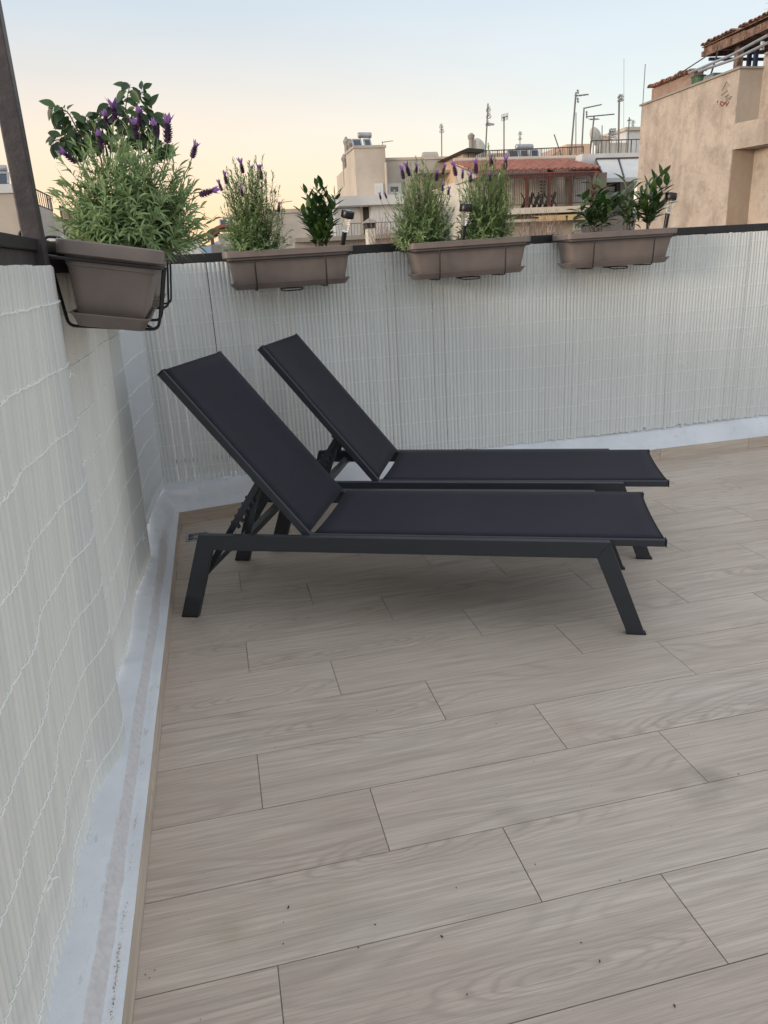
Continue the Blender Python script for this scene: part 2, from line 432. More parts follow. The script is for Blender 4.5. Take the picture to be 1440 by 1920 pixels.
# ------------------------------------------------------------------ ground, hills
def build_ground():
    m = MB(); m.add([(-6000, -3000, -18), (6000, -3000, -18), (6000, 9000, -18), (-6000, 9000, -18)], [(0, 1, 2, 3)])
    tag(m.build('ground', M_ground), kind='structure')
    m = MB(); n = 90; rows = 8; vs = []
    for j in range(rows):
        for i in range(n + 1):
            a = math.radians(-50 + 110 * i / n)
            e = 150 + 130 * mnoise.noise(Vector((i * .13, 3.1, 0))) + 50 * mnoise.noise(Vector((i * .5, 7.7, 0)))
            t = j / (rows - 1); D = 3600 + 2200 * t
            h = -18 + (e + 60) * math.sin(math.pi * min(1, t * 1.05)) ** .8 * (1 + .2 * mnoise.noise(Vector((i * .3, j * .7, 2))))
            if j in (0, rows - 1): h = -19
            vs.append((D * math.sin(a), D * math.cos(a), h))
    fs = [(j * (n + 1) + i, j * (n + 1) + i + 1, (j + 1) * (n + 1) + i + 1, (j + 1) * (n + 1) + i) for j in range(rows - 1) for i in range(n)]
    m.add(vs, fs); tag(m.build('hills', M_city, smooth=True, angle=180), kind='structure')
build_ground()

# ------------------------------------------------------------------ terrace floor of wood-look tiles
rnd = random.Random(5)
PW, PL, Y0F, X0F = .2445, .903, .957, .876
def build_floor():
    m = MB(); m.box(-.335, 5.6, -3.2, 4.5, -.25, -.004)
    tag(m.build('floor_slab', M_grout), kind='structure')
    m = MB(); g = .0012
    for k in range(-17, 15):
        ya = Y0F + PW * k; yb = ya + PW; ya += g; yb -= g
        xs = X0F - .3 * k
        xs = xs - math.floor((xs + .4) / PL) * PL - PL
        while xs < 5.6:
            a, b = max(xs + g, -.318), min(xs + PL - g, 5.5)
            if b > a:
                ou, ov = rnd.uniform(0, 60), rnd.uniform(0, 60); fl = rnd.choice((1, -1))
                z = rnd.uniform(-.0003, .0003)
                vs = [(a, ya, z), (b, ya, z), (b, yb, z), (a, yb, z)]
                uv = [(ou + fl * (v[0] - a), ov + fl * (v[1] - ya)) for v in vs]
                m.add(vs, [(0, 1, 2, 3)], rnd.random(), [uv])
                # edge walls of the tile
                lo = [(v[0], v[1], -.003) for v in vs]
                for i in range(4):
                    j = (i + 1) % 4
                    m.add([vs[i], vs[j], lo[j], lo[i]], [(3, 2, 1, 0)], .1, [[uv[i], uv[j], uv[j], uv[i]]])
            xs += PL
    tag(m.build('floor', M_tile, recalc=False), kind='structure')
build_floor()

# ------------------------------------------------------------------ low parapet: skirting tiles and whitewashed kerb
BACK = [(-.318, 4.215), (.107, 4.295), (1.2, 4.345), (2.92, 4.417), (3.8, 4.436), (5.6, 4.46)]
def sm(a, b, x):
    t = max(0, min(1, (x - a) / (b - a))); return t * t * (3 - 2 * t)
def build_parapet():
    th = thing('parapet_wall', 'low whitewashed kerb with tiled skirting running round the terrace under the white reed screens', 'wall', (-.4, 4.4, 0))
    path = [(-.318, -3.2 + .05 * i) for i in range(int((4.215 + 3.2) / .05) + 1)]
    path[-1] = (-.318, 4.215)
    for (a, b) in zip(BACK, BACK[1:]):
        n = max(2, int((Vector(b) - Vector(a)).length / .05))
        for i in range(1, n + 1): path.append((a[0] + (b[0] - a[0]) * i / n, a[1] + (b[1] - a[1]) * i / n))
    path = [Vector(p) for p in path]; cidx = min(range(len(path)), key=lambda i: (path[i] - Vector((-.318, 4.215))).length)
    L = [(0, .086), (.014, .091), (.030, .091), (.036, .094), (.046, .116), (.054, .127), (.062, .130), (.10, .136), (.16, .143), (.22, .145)]
    B = [(0, .080), (.008, .092), (.018, .105), (.032, .122), (.055, .148), (.085, .175), (.11, .195), (.12, .204), (.16, .210), (.26, .215)]
    Cn = [(0, .083), (.010, .095), (.020, .108), (.032, .130), (.045, .160), (.060, .185), (.075, .198), (.11, .206), (.17, .21), (.24, .212)]
    m = MB(); rows = []
    for i, p in enumerate(path):
        if i < cidx: nn = Vector((-1, 0))
        elif i == cidx: nn = Vector((-1, 1.05))
        else:
            d = (path[min(i + 1, len(path) - 1)] - path[i - 1]).normalized(); nn = Vector((-d.y, d.x))
        if i <= cidx:
            t = max(0, min(1, (p.y - 3.0) / 1.2)); t = t * t * (3 - 2 * t); pr = [(a[0] * (1 - t) + b[0] * t, a[1] * (1 - t) + b[1] * t) for a, b in zip(L, Cn)]
        else:
            t = min(1, (p.x + .318) / .9); pr = [(a[0] * (1 - t) + b[0] * t, a[1] * (1 - t) + b[1] * t) for a, b in zip(Cn, B)]
        row = []
        for k, (d, z) in enumerate(pr):
            wob = .0055 * mnoise.noise(Vector((p.x * 3.1, p.y * 3.1, k * .35))) + .002 * mnoise.noise(Vector((p.x * 14, p.y * 14, k * .9)))
            q = p + nn * (d + (wob if k > 1 else wob * .25)); row.append((q.x, q.y, z + (wob if k else 0)))
        rows.append(row)
    K = len(L)
    for i in range(len(rows) - 1):
        for k in range(K - 1):
            y = path[i].y
            TP = (0, 0, .1, .75, .95, .8, .2, 0, 0, 0); fade = 1 - sm(3.3, 4.1, y) if i < cidx else 0
            tone = ('v', [TP[k] * fade, TP[k] * fade, TP[k + 1] * fade, TP[k + 1] * fade])
            m.add([rows[i][k], rows[i + 1][k], rows[i + 1][k + 1], rows[i][k + 1]], [(0, 1, 2, 3)], tone)
    bm_fix = m
    o = bm_fix.build('kerb', M_kerb, th, recalc=True)
    bm = bmesh.new(); bm.from_mesh(o.data); bmesh.ops.remove_doubles(bm, verts=bm.verts, dist=.0002); bmesh.ops.recalc_face_normals(bm, faces=bm.faces); bm.to_mesh(o.data); bm.free()
    o.data.shade_smooth()
    # outer wall body below
    m = MB(); m.prism([(-.58, -3.3), (-.58, 4.85), (5.7, 4.85), (5.7, 4.68), (-.47, 4.52), (-.47, -3.3)], -3, .13, ax='z')
    m.build('wall_core', M_white, th)
    # skirting tiles
    m = MB()
    def strip(a, b, hgt):
        a = Vector(a); b = Vector(b); L_ = (b - a).length; d = (b - a).normalized(); nn = Vector((-d.y, d.x)); s = 0
        off = rnd.uniform(.2, .8)
        cuts = [0]; x = off
        while x < L_ - .02: cuts.append(x); x += PL
        cuts.append(L_)
        for u0, u1 in zip(cuts, cuts[1:]):
            p = a + d * (u0 + .0012); q = a + d * (u1 - .0012)
            p2 = p + nn * .009; q2 = q + nn * .009
            ou, ov = rnd.uniform(0, 60), rnd.uniform(0, 60)
            f = [(p.x, p.y, .001), (q.x, q.y, .001), (q.x, q.y, hgt), (p.x, p.y, hgt)]
            r = [(p2.x, p2.y, .001), (q2.x, q2.y, .001), (q2.x, q2.y, hgt), (p2.x, p2.y, hgt)]
            u = [(ou, ov), (ou + u1 - u0, ov), (ou + u1 - u0, ov + hgt), (ou, ov + hgt)]
            tn = rnd.uniform(.1, .6)
            m.add(f, [(0, 1, 2, 3)], tn, [u]); m.add([f[3], f[2], r[2], r[3]], [(0, 1, 2, 3)], tn, [u])
            m.add([f[1], r[1], r[2], f[2]], [(0, 1, 2, 3)], tn, [u]); m.add([f[0], f[3], r[3], r[0]], [(0, 1, 2, 3)], tn, [u])
    strip((-.318, -3.2), (-.318, 4.215), .085)
    for a, b in zip(BACK, BACK[1:]): strip(a, b, .079)
    m.build('skirting', M_tile, th, recalc=False)
    # grime crumbs lying on the lip
    m = MB(); r = random.Random(9)
    for (yc, n, sp) in ((1.62, 26, .035), (1.33, 16, .03), (1.245, 30, .018), (1.19, 34, .02), (1.12, 30, .03), (1.5, 6, .05), (1.9, 6, .15), (2.3, 5, .3)):
        for i in range(n):
            y = r.gauss(yc, sp); x = -.338 + r.gauss(0, .0022); s = r.uniform(.0005, .0014)
            z = .0925
            m.lathe([(s, 0), (s * .8, s * .8), (.0002, s)], (x, y, z), 5)
    m.build('grime', M_grime, th)
build_parapet()

# drain in the corner
def build_drain():
    th = thing('floor_drain', 'small square patterned metal drain in the floor corner beside the lounger leg', 'drain', (-.2, 3.99, 0))
    m = MB(); c = Vector((-.222, 3.985, 0)); s = .062
    for a, b in (((-s, -s), (s, -s + .012)), ((-s, s - .012), (s, s)), ((-s, -s + .012), (-s + .012, s - .012)), ((s - .012, -s + .012), (s, s - .012))):
        m.box(c.x + a[0], c.x + b[0], c.y + a[1], c.y + b[1], .0005, .005)
    m.build('frame', M_steel, th)
    m = MB(); m.box(c.x - s + .012, c.x + s - .012, c.y - s + .012, c.y + s - .012, .0003, .0015)
    m.build('sump', M_dark, th)
    m = MB()
    for k in range(12):
        a = math.pi * 2 * k / 12
        m.bar((c.x + .012 * math.cos(a), c.y + .012 * math.sin(a), .0035), (c.x + .048 * math.cos(a), c.y + .048 * math.sin(a), .0035), .006, .002)
    m.lathe([(.012, .002), (.012, .0048), (.001, .0048)], (c.x, c.y, 0), 12)
    m.build('grate', M_steel, th)
build_drain()

# ------------------------------------------------------------------ railings behind the screens
def back_rail_z(x): return 1.446 + .0062 * (x + .15)
def build_railings():
    th = thing('back_railing', 'black steel railing with a flat top rail along the far side of the terrace', 'railing', (2, 4.48, 0))
    m = MB(); m.bar((-.385, 4.455, back_rail_z(-.385) + .023), (5.6, 4.642, back_rail_z(5.6) + .023), .04, .048)
    m.build('top_rail', M_rail, th, bevel=.003)
    for x in (-.36, 1.1, 2.6, 4.1, 5.5):
        q = MB(); q.box(x - .018, x + .018, 4.482 + .031 * x, 4.518 + .031 * x, .13, back_rail_z(x) + .02); q.build('post', M_rail, th)
    m = MB(); m.bar((-.36, 4.49, .32), (5.5, 4.67, .32), .03, .02); m.build('bottom_rail', M_rail, th)
    for i in range(46):
        x = -.25 + .125 * i
        q = MB(); q.box(x - .007, x + .007, 4.486 + .031 * x, 4.500 + .031 * x, .33, back_rail_z(x) + .015); q.build('bar', M_rail, th)
    th = thing('left_railing', 'dark brown steel railing at the left with one tall square post rising from it', 'railing', (-.4, 1.9, 0))
    m = MB()
    m.box(-.392, -.362, -3.0, 4.44, 1.462, 1.488)
    m.build('top_rail', M_rail, th, bevel=.002)
    m = MB(); m.box(-.396, -.372, -3.0, 4.44, 1.415, 1.461); m.build('under_rail', M_post, th)
    m = MB(); m.box(-.392, -.350, 1.885, 1.925, 1.414, 3.1); m.build('tall_post', M_post, th, bevel=.003)
    for i in range(44):
        y = -2.2 + .15 * i
        q = MB(); q.box(-.512, -.500, y - .006, y + .006, .30, 1.418); q.build('bar', M_rail, th)
    m = MB(); m.box(-.49, -.37, -3.0, -2.95, .13, 1.418); m.build('post', M_rail, th)
    m = MB(); m.box(-.516, -.496, -3.0, 4.44, .28, .30); m.box(-.516, -.398, -3.0, 4.44, 1.419, 1.43); m.build('lower_rail', M_rail, th)
build_railings()

# ------------------------------------------------------------------ reed screens
def reed_screen(label, surf, s0, s1, zb, zt, mat, seed, wires, nrm, ties=(), pitch=.0235, cord_r=.0014, gaps=()):
    """surf(s,z)->point; slats are hollow half-round strips hung side by side and stitched with cord"""
    r = random.Random(seed)
    p0 = surf((s0 + s1) / 2, 0); th = thing('reed_screen', label, 'privacy screen', (p0.x, p0.y, 0), group='white plastic reed screens tied to the railings')
    m = MB(); n = int((s1 - s0) / pitch); nz = 9; nu = 6; centres = []
    s = s0
    while s + pitch * .5 < s1:
        wd = pitch * r.uniform(.93, .985)
        g = 0
        if nrm.y and r.random() < .03: g = r.uniform(.001, .0025)
        for (ga, gb) in gaps:
            if ga < s < gb and r.random() < .35: g = r.uniform(.001, .003)
        c = s + wd / 2; off = r.gauss(0, .0007); lean = r.gauss(0, .0008); yawj = r.gauss(0, .04)
        z_b = zb(c) + r.gauss(0, .0035) + (r.uniform(-.012, .012) if r.random() < .2 else 0); z_t = zt(c) + r.gauss(0, .0012); tn = min(1, max(0, r.gauss(.55, .13)))
        vs = []
        for j in range(nz + 1):
            z = z_b + (z_t - z_b) * j / nz
            for k in range(-1, nu + 1):
                back = k < 0 or k == nu
                u = min(1, max(-1, k / (nu - 1) * 2 - 1))
                ss = c + u * wd / 2 + lean * (j / nz - .5)
                P = surf(ss, z)
                d = (.0052 if nrm.y else .0072) * (1 - u * u) + off + yawj * u * wd / 2 - (.006 if back else 0)
                vs.append(P + nrm * d)
        nq = nu + 2
        fs = [(j * nq + k, j * nq + k + 1, (j + 1) * nq + k + 1, (j + 1) * nq + k) for j in range(nz) for k in range(nq - 1)]
        m.add(vs, fs, tn); centres.append((c, wd)); s += wd + (.0009 if nrm.y else .0012) + g
    m.build('slats', mat, th, smooth=True, angle=50, recalc=False)
    for wz in wires:
        m = MB(); z0 = wz
        for i, (c, wd) in enumerate(centres):
            zz = z0 + .0022 * math.sin(i * .13 + wz * 7) + .0015 * math.sin(i * .05 + wz * 11) + r.gauss(0, .0006)
            kd = 0 if nrm.y else .0024; sl = r.gauss(.002, .0012)
            a = surf(c - wd * .46, zz - sl) + nrm * (.0042 + kd * .5); b = surf(c - wd * .25, zz - sl * .5) + nrm * (.0066 + kd)
            d = surf(c + wd * .20, zz + sl * .5) + nrm * (.0068 + kd); e = surf(c + wd * .40, zz + sl) + nrm * (.0045 + kd * .5)
            m.tube([a, b, d, e], cord_r, 4)
        m.build('cord', M_wire, th)
    for (ts, tz) in ties:
        q = MB(); pts_ = []
        for k in range(10):
            a = 2 * math.pi * k / 10
            pts_.append(surf(ts + .012 * math.cos(a) , tz + .010 * math.sin(a)) + nrm * (.0065 + .003 * math.cos(a)))
        q.tube(pts_, .0016, 5, closed=True)
        q.tube([surf(ts + .010, tz) + nrm * .008, surf(ts + .022, tz - .004) + nrm * .016, surf(ts + .026, tz - .012) + nrm * .018], .0014, 5)
        q.build('cable_tie', M_wire, th)
    return th
W_ = lambda a, b, n: [a + (b - a) * i / (n - 1) for i in range(n)]
def sm(a, b, x):
    t = max(0, min(1, (x - a) / (b - a))); return t * t * (3 - 2 * t)
def surf_l1(y, z):
    t = (z - .1) / 1.33
    xb = -.447 + .052 * sm(1.62, 1.97, y); xt = -.352
    x = xb + (xt - xb) * t
    x += .007 * math.sin(y * 11 + 1.2 * t) * math.sin(math.pi * max(0, min(1, t)) * .9 + .25) + .004 * math.sin(y * 23 + 3)
    return Vector((x, y, z))
def surf_l2(y, z):
    t = (z - .1) / 1.33
    xb = -.445 + .022 * sm(2.9, 3.35, y); xt = -.394
    return Vector((xb + (xt - xb) * t + .008 * math.sin(y * 8) * (1 - t * .6), y, z))
def surf_l3(y, z):
    t = (z - .1) / 1.33
    return Vector((-.448 + .016 * t + .042 * sm(3.7, 4.42, y) + .004 * math.sin(y * 12), y, z))
ND = Vector((1, 0, 0)); NB = Vector((0, -1, 0))
reed_screen('nearest white reed screen on the left wall, its stitched edge overlapping the next one', surf_l1, -2.2, 1.965, lambda y: .128 - .01 * sm(1.2, 1.96, y), lambda y: 1.428, M_reed, 1,
            W_(.20, 1.35, 9), ND, ties=((1.93, .96), (1.93, 1.18), (1.20, .33), (1.63, .28)), cord_r=.0013)
reed_screen('middle white reed screen on the left wall, under the big lavender planter', surf_l2, 1.75, 3.36, lambda y: .145, lambda y: 1.428, M_reed, 2, W_(.17, 1.31, 9), ND, ties=((2.45, .92), (3.2, .3), (2.3, 1.18)))
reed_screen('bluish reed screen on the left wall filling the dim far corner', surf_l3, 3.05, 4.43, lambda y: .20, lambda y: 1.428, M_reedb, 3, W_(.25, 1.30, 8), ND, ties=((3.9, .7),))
def backsurf(dx, ph):
    def f(x, z):
        y = 4.438 + .031 * x - dx - .008 * math.sin(x * 3.1 + ph) * math.sin(math.pi * (z - .2) / 1.3) - .012 * sm(.6, .2, z)
        return Vector((x, y, z))
    return f
bzt = lambda x: back_rail_z(x) - .003
bzb = lambda x: .206 + .003 * math.sin(x * 2)
reed_screen('far reed screen beside the corner, behind the raised lounger backrests', backsurf(.006, 0), -.40, .965, bzb, bzt, M_reed, 4, W_(.30, 1.40, 9), NB, ties=((-.02, 1.18), (.35, 1.1)), gaps=((-.35, .9),))
reed_screen('central far reed screen below the two middle planters', backsurf(0, 1), .94, 2.40, bzb, bzt, M_reed, 5, W_(.28, 1.41, 9), NB, ties=((1.0, 1.25), (2.05, .55), (1.3, 1.1)), gaps=((.94, 1.6), (2.05, 2.4)))
reed_screen('right far reed screen below the planter with the glossy shrubs', backsurf(.006, 2.3), 2.38, 3.55, bzb, bzt, M_reed, 6, W_(.31, 1.39, 9), NB, ties=((2.42, .56), (3.1, .64), (3.0, 1.33)))
reed_screen('last far reed screen running out of the photo at the right edge', backsurf(0, 3), 3.53, 5.5, bzb, bzt, M_reed, 7, W_(.28, 1.41, 9), NB, ties=((3.6, .8),))

# ------------------------------------------------------------------ sun loungers
LW = .655
def make_lounger(label, loc, rz):
    th = thing('sun_lounger', label, 'sun lounger', loc, (0, 0, rz), 'dark sun loungers standing side by side')
    T = .028
    for v0 in (0, LW - T):
        m = MB(); m.prism([(.129, .377), (.18, .312), (1.711, .312), (1.756, .377)], v0, v0 + T); m.build('side_rail', M_frame, th, True, bevel=.0015)
        m = MB(); m.prism([(0, 0), (.076, 0), (.18, .312), (.129, .377)], v0, v0 + T); m.build('leg', M_frame, th, True, bevel=.0015)
        m = MB(); m.prism([(1.711, .312), (1.756, .377), (1.902, 0), (1.836, 0)], v0, v0 + T); m.build('leg', M_frame, th, True, bevel=.0015)
    for u in (.30, 1.66):
        m = MB(); m.box(u - .015, u + .015, T, LW - T, .322, .350); m.build('crossbar', M_frame, th, True)
    # seat: two side tubes, end tubes and the sling
    a, b = .045, LW - .045
    for v in (a, b):
        m = MB(); m.box(.60, 1.955, v - .014, v + .014, .350, .379); m.build('seat_tube', M_frame, th, True, bevel=.004)
        m = MB(); m.box(1.9555, 1.961, v - .015, v + .015, .349, .380); m.build('tube_cap', M_black, th, True, bevel=.002)
    m = MB(); m.box(1.88, 1.905, a + .015, b - .015, .350, .366); m.box(.66, .68, a + .015, b - .015, .350, .366); m.build('seat_crossbar', M_frame, th, True)
    def sling(pt, nu, nv, name, edge):
        m = MB(); vs = []
        for j in range(nv + 1):
            for i in range(nu + 1): vs.append(pt(i / nu, j / nv))
        fs = [(j * (nu + 1) + i, j * (nu + 1) + i + 1, (j + 1) * (nu + 1) + i + 1, (j + 1) * (nu + 1) + i) for j in range(nv) for i in range(nu)]
        m.add(vs, fs); o = m.build(name, M_fabric, th, True, smooth=True, angle=180)
        so_ = o.modifiers.new('thick', 'SOLIDIFY'); so_.thickness = .0025; so_.offset = 0
        # hem stitched along both ends
        for s_ in (0, 1):
            h = MB()
            row = [Vector(pt(s_ + (.022 if s_ == 0 else -.022) * 0, j / nv)) + Vector((0, 0, .0015)) for j in range(nv + 1)]
            h.tube(row, .0018, 6)
            h.build('hem', M_fabric, o, True, smooth=True)
        return o
    def seat_pt(s, t):
        v = a + (b - a) * t; c = 4 * t * (1 - t)
        u0 = .614 + .006 * c; u1 = 1.950 - .005 * c
        return (u0 + (u1 - u0) * s, v, .3795 - .005 * c * (1 - .3 * abs(2 * s - 1)))
    sling(seat_pt, 24, 12, 'seat', 0)
    # back: hinge at (.572,.372) up to (.045,1.035)
    h0 = Vector((.588, .367)); h1 = Vector((.050, 1.037)); d = (h1 - h0); Lb = d.length; d.normalize(); nn = Vector((d.y, -d.x))   # nn points up/forward to the sitter
    if nn.y < 0: nn = -nn
    def bp(s, v, k=0): q = h0 + d * (Lb * s) + nn * k; return Vector((q.x, v, q.y))
    for v in (a, b):
        m = MB(); m.bar(bp(0, v), bp(.997, v), .028, .032, up=(nn.x, 0, nn.y)); m.build('back_tube', M_frame, th, True, bevel=.004)
        m = MB(); m.bar(bp(.9972, v), bp(1.003, v), .030, .034, up=(nn.x, 0, nn.y)); m.build('tube_cap', M_black, th, True, bevel=.002)
    m = MB(); m.bar(bp(.93, a + .015, -.008), bp(.93, b - .015, -.008), .022, .014, up=(nn.x, 0, nn.y))
    m.build('back_crossbar', M_frame, th, True); m = MB(); m.bar(bp(.36, a + .015, -.022), bp(.36, b - .015, -.022), .024, .018, up=(nn.x, 0, nn.y))
    m.build('back_crossbar', M_frame, th, True); m = MB(); m.bar(bp(.02, a + .015, -.008), bp(.02, b - .015, -.008), .022, .014, up=(nn.x, 0, nn.y)); m.build('back_crossbar', M_frame, th, True)
    def back_pt(s, t):
        v = a + (b - a) * t; c = 4 * t * (1 - t)
        s2 = (.012 + .004 * c) + s * (.982 - .003 * c)
        q = bp(s2, v, .0165 - .014 * c * (.10 + .75 * math.sin(math.pi * s)))
        return tuple(q)
    sling(back_pt, 20, 12, 'backrest', 0)
    # reclining mechanism: two toothed arms and props down to the rear legs
    for v in (a + .035, b - .035):
        m = MB(); top = bp(.34, v, -.03); foot = Vector((.108, v, .178))
        m.bar(top, foot, .012, .026)
        dd = (foot - top).normalized(); up_ = Vector((-dd.z, 0, dd.x))
        for k in range(5):
            c = top + dd * (.075 + .033 * k)
            m.bar(c + up_ * .008, c + up_ * .026 + dd * .010, .014, .012)
            m.bar(c - up_ * .008, c - up_ * .016 + dd * .008, .014, .010)
        m.build('support_arm', M_frame, th, True, bevel=.001)
        m = MB(); m.bar(bp(.34, v + .016, -.02), (.30, v + .016, .336), .010, .022); m.build('prop', M_frame, th, True)
    m = MB(); m.tube([(.108, T * 1.02, .178), (.108, LW - T * 1.02, .178)], .011, 10); m.build('pivot_bar', M_frame, th, True, smooth=True); m = MB(); m.tube([(.235, a + .02, .290), (.235, b - .02, .290)], .009, 10)
    m.build('pivot_bar', M_frame, th, True, smooth=True)
    for (u, v) in ((.038, T / 2), (.038, LW - T / 2), (1.869, T / 2), (1.869, LW - T / 2)):
        m = MB(); m.box(u - .036, u + .036, v - .0145, v + .0145, -.0002, .006); m.build('foot_pad', M_black, th, True)
    return th
AL = math.radians(-23.13)
make_lounger('front dark grey sun lounger with raised backrest, nearest the camera', (-.280, 2.981, .0005), AL)
dl = Vector((.427, .642))
make_lounger('rear dark grey sun lounger half hidden behind the front one, beside the far kerb', (-.280 + dl.x, 2.981 + dl.y, .0005), AL)

# ------------------------------------------------------------------ planters, brackets
HP = .17
def make_planter(label, loc, rot, soil=True, k=1.0):
    th = thing('planter', label, 'planter', loc, rot, 'taupe balcony planters hooked on the railings')
    m = MB()
    m.rloft([(0, .300 * k, .078, .022), (.006, .303 * k, .080, .024), (.05, .312 * k, .088, .026), (.105, .322 * k, .098, .028), (.112, .325 * k, .100, .028), (.114, .329 * k, .103, .030), (.136, .333 * k, .106, .030),
             (.1365, .346 * k, .118, .034), (.139, .350 * k, .1215, .036), (.167, .351 * k, .1225, .036), (.170, .348 * k, .1195, .034), (.170, .338 * k, .109, .030), (.166, .335 * k, .107, .028), (.120, .318 * k, .094, .026)], cap=(True, False))
    m.build('pot', M_pot, th, True, smooth=True, angle=38)
    m = MB()
    m.rloft([(-.028, .300 * k, .076, .022), (-.026, .304 * k, .079, .024), (-.004, .322 * k, .088, .028), (.002, .330 * k, .094, .030), (.0045, .330 * k, .094, .030), (.004, .322 * k, .088, .028), (-.020, .302 * k, .080, .022)], cap=(True, True))
    m.build('saucer', M_pot, th, True, smooth=True, angle=38)
    r = random.Random(len(label) * 7); m = MB(); vs = []; nx, ny = 30, 9
    for j in range(ny + 1):
        for i in range(nx + 1):
            x = (-1 + 2 * i / nx) * .318 * k; y = (-1 + 2 * j / ny) * .094
            vs.append((x, y, .138 + .012 * mnoise.noise(Vector((x * 16, y * 16, loc[0]))) + r.uniform(-.003, .003)))
    m.add(vs, [(j * (nx + 1) + i, j * (nx + 1) + i + 1, (j + 1) * (nx + 1) + i + 1, (j + 1) * (nx + 1) + i) for j in range(ny) for i in range(nx)])
    m.build('soil', M_soil, th, True, smooth=True, angle=180)
    return th
def rounded(ps, r, n=4, closed=False):
    ps = [Vector(p) for p in ps]; o = []
    m = len(ps)
    for i, p in enumerate(ps):
        if not closed and i in (0, m - 1): o.append(p); continue
        a = ps[i - 1]; b = ps[(i + 1) % m]
        ra = min(r, (a - p).length * .45); rb = min(r, (b - p).length * .45)
        A = p + (a - p).normalized() * ra; B = p + (b - p).normalized() * rb
        for k in range(n + 1):
            t = k / n; o.append(A * (1 - t) ** 2 + p * 2 * t * (1 - t) + B * t * t)
    return o
def make_bracket(label, loc, rot, rail_y, rail_top, k=1.0):
    """wire holder: loop round the pot, two hoops hooked over the rail"""
    th = thing('planter_bracket', label, 'bracket', loc, rot, 'black wire planter brackets')
    R_ = .0042; zl = .122
    m = MB()
    X = .338 * k
    m.tube(rounded([(-X, rail_y, zl + .012), (-X, -.122, zl), (X, -.122, zl), (X, rail_y, zl + .012)], .03, 5), R_, 8)
    m.build('loop', M_bracket, th, True, smooth=True)
    for x in (-.19 * k, .19 * k):
        m = MB()
        m.tube(rounded([(x, rail_y + .048, rail_top - .035), (x, rail_y + .048, rail_top + .006), (x, rail_y - .005, rail_top + .006), (x, rail_y - .012, rail_top - .03), (x, .112, -.034), (x, -.100, -.034), (x, -.112, -.022), (x, -.126, zl + .004)], .018, 5), R_, 8)
        m.build('hoop', M_bracket, th, True, smooth=True)
    m = MB(); m.tube(rounded([(-.06, -.05, -.036), (-.05, -.085, -.046), (.05, -.085, -.046), (.065, -.05, -.036), (.05, .05, -.036), (-.05, .05, -.036)], .02, 4, True), R_ * .9, 8, closed=True)
    m.build('base_loop', M_bracket, th, True, smooth=True)
    return th
PB = [(.447, 1.323), (1.490, 1.325), (2.458, 1.335)]
PY = [4.29, 4.325, 4.36]
labs = ['taupe planter on the far railing holding one lavender and one glossy shrub', 'taupe planter in the middle of the far railing holding two lavenders', 'taupe planter on the far railing nearest the ochre building, holding glossy shrubs']
labb = ['black wire bracket holding the planter with one lavender and one shrub', 'black wire bracket holding the planter with two lavenders', 'black wire bracket holding the rightmost planter with glossy shrubs']
for i, (x, z) in enumerate(PB):
    kx = (1.0, 1.04, 1.04)[i]
    tl = (.6, 1.0, .6)[i]
    rot = (0, -math.radians(tl), 0)
    make_planter(labs[i], (x, PY[i], z), rot, k=kx)
    make_bracket(labb[i], (x, PY[i], z), rot, 4.424 + .031 * x - PY[i], back_rail_z(x) + .044 - z, k=kx)
# left planters: long side along Y, front towards +X
tilt = math.radians(9.5)
def leftrot(t, yaw): return (Euler((0, t, 0)).to_matrix() @ Euler((0, 0, math.radians(90 + yaw))).to_matrix()).to_euler()
NP = (-.254, 2.28, 1.306)
make_planter('large-looking taupe planter hooked on the left railing beside the tall post', NP, leftrot(tilt, 2.2))
make_bracket('black wire bracket holding the planter beside the tall post', NP, leftrot(tilt * .7, 2.2), .165, 1.49 - NP[2])
NP2 = (-.262, 3.06, 1.318)
make_planter('taupe planter on the left railing mostly hidden behind the nearest planter', NP2, leftrot(math.radians(2), 1))
make_bracket('black wire bracket seen just right of the nearest planter, towards the corner', NP2, leftrot(math.radians(1), 1), .125, 1.49 - NP2[2])

# ------------------------------------------------------------------ plants
def leaf(m, p, d, up, L, wd, droop, tone, n=3, fold=0.0, tipy=1.0):
    """curved strip leaf from p along d"""
    d = d.normalized(); s = d.cross(up)
    if s.length < 1e-3: s = d.orthogonal()
    s.normalize(); vs = []; q = p.copy(); dd = d.copy()
    prof = [.45, 1, .85, .0] if n == 3 else ([.25, .8, 1, .85, .5, 0] if n == 5 else [.3, .95, .9, .5, 0])
    for i in range(n + 1):
        w_ = wd * prof[i] * .5
        u = s.cross(dd).normalized()
        if i < n or tipy == 0:
            vs += [q - s * w_ + u * fold * w_, q + s * w_ + u * fold * w_]
            if fold: vs.append(q.copy())
        else: vs.append(q.copy())
        q = q + dd * (L / n); dd = (dd + Vector((0, 0, -droop / n))).normalized()
    fs = []
    st = 3 if fold else 2
    for i in range(n - 1):
        a = i * st; b = a + st
        if fold: fs += [(a, a + 2, b + 2, b), (a + 2, a + 1, b + 1, b + 2)]
        else: fs.append((a, a + 1, b + 1, b))
    a = (n - 1) * st; t = n * st
    if fold: fs += [(a, a + 2, t), (a + 2, a + 1, t)]
    else: fs.append((a, a + 1, t))
    m.add(vs, fs, tone)
def bez(a, b, c, n): return [a * (1 - t) ** 2 + b * 2 * t * (1 - t) + c * t * t for t in [i / n for i in range(n + 1)]]
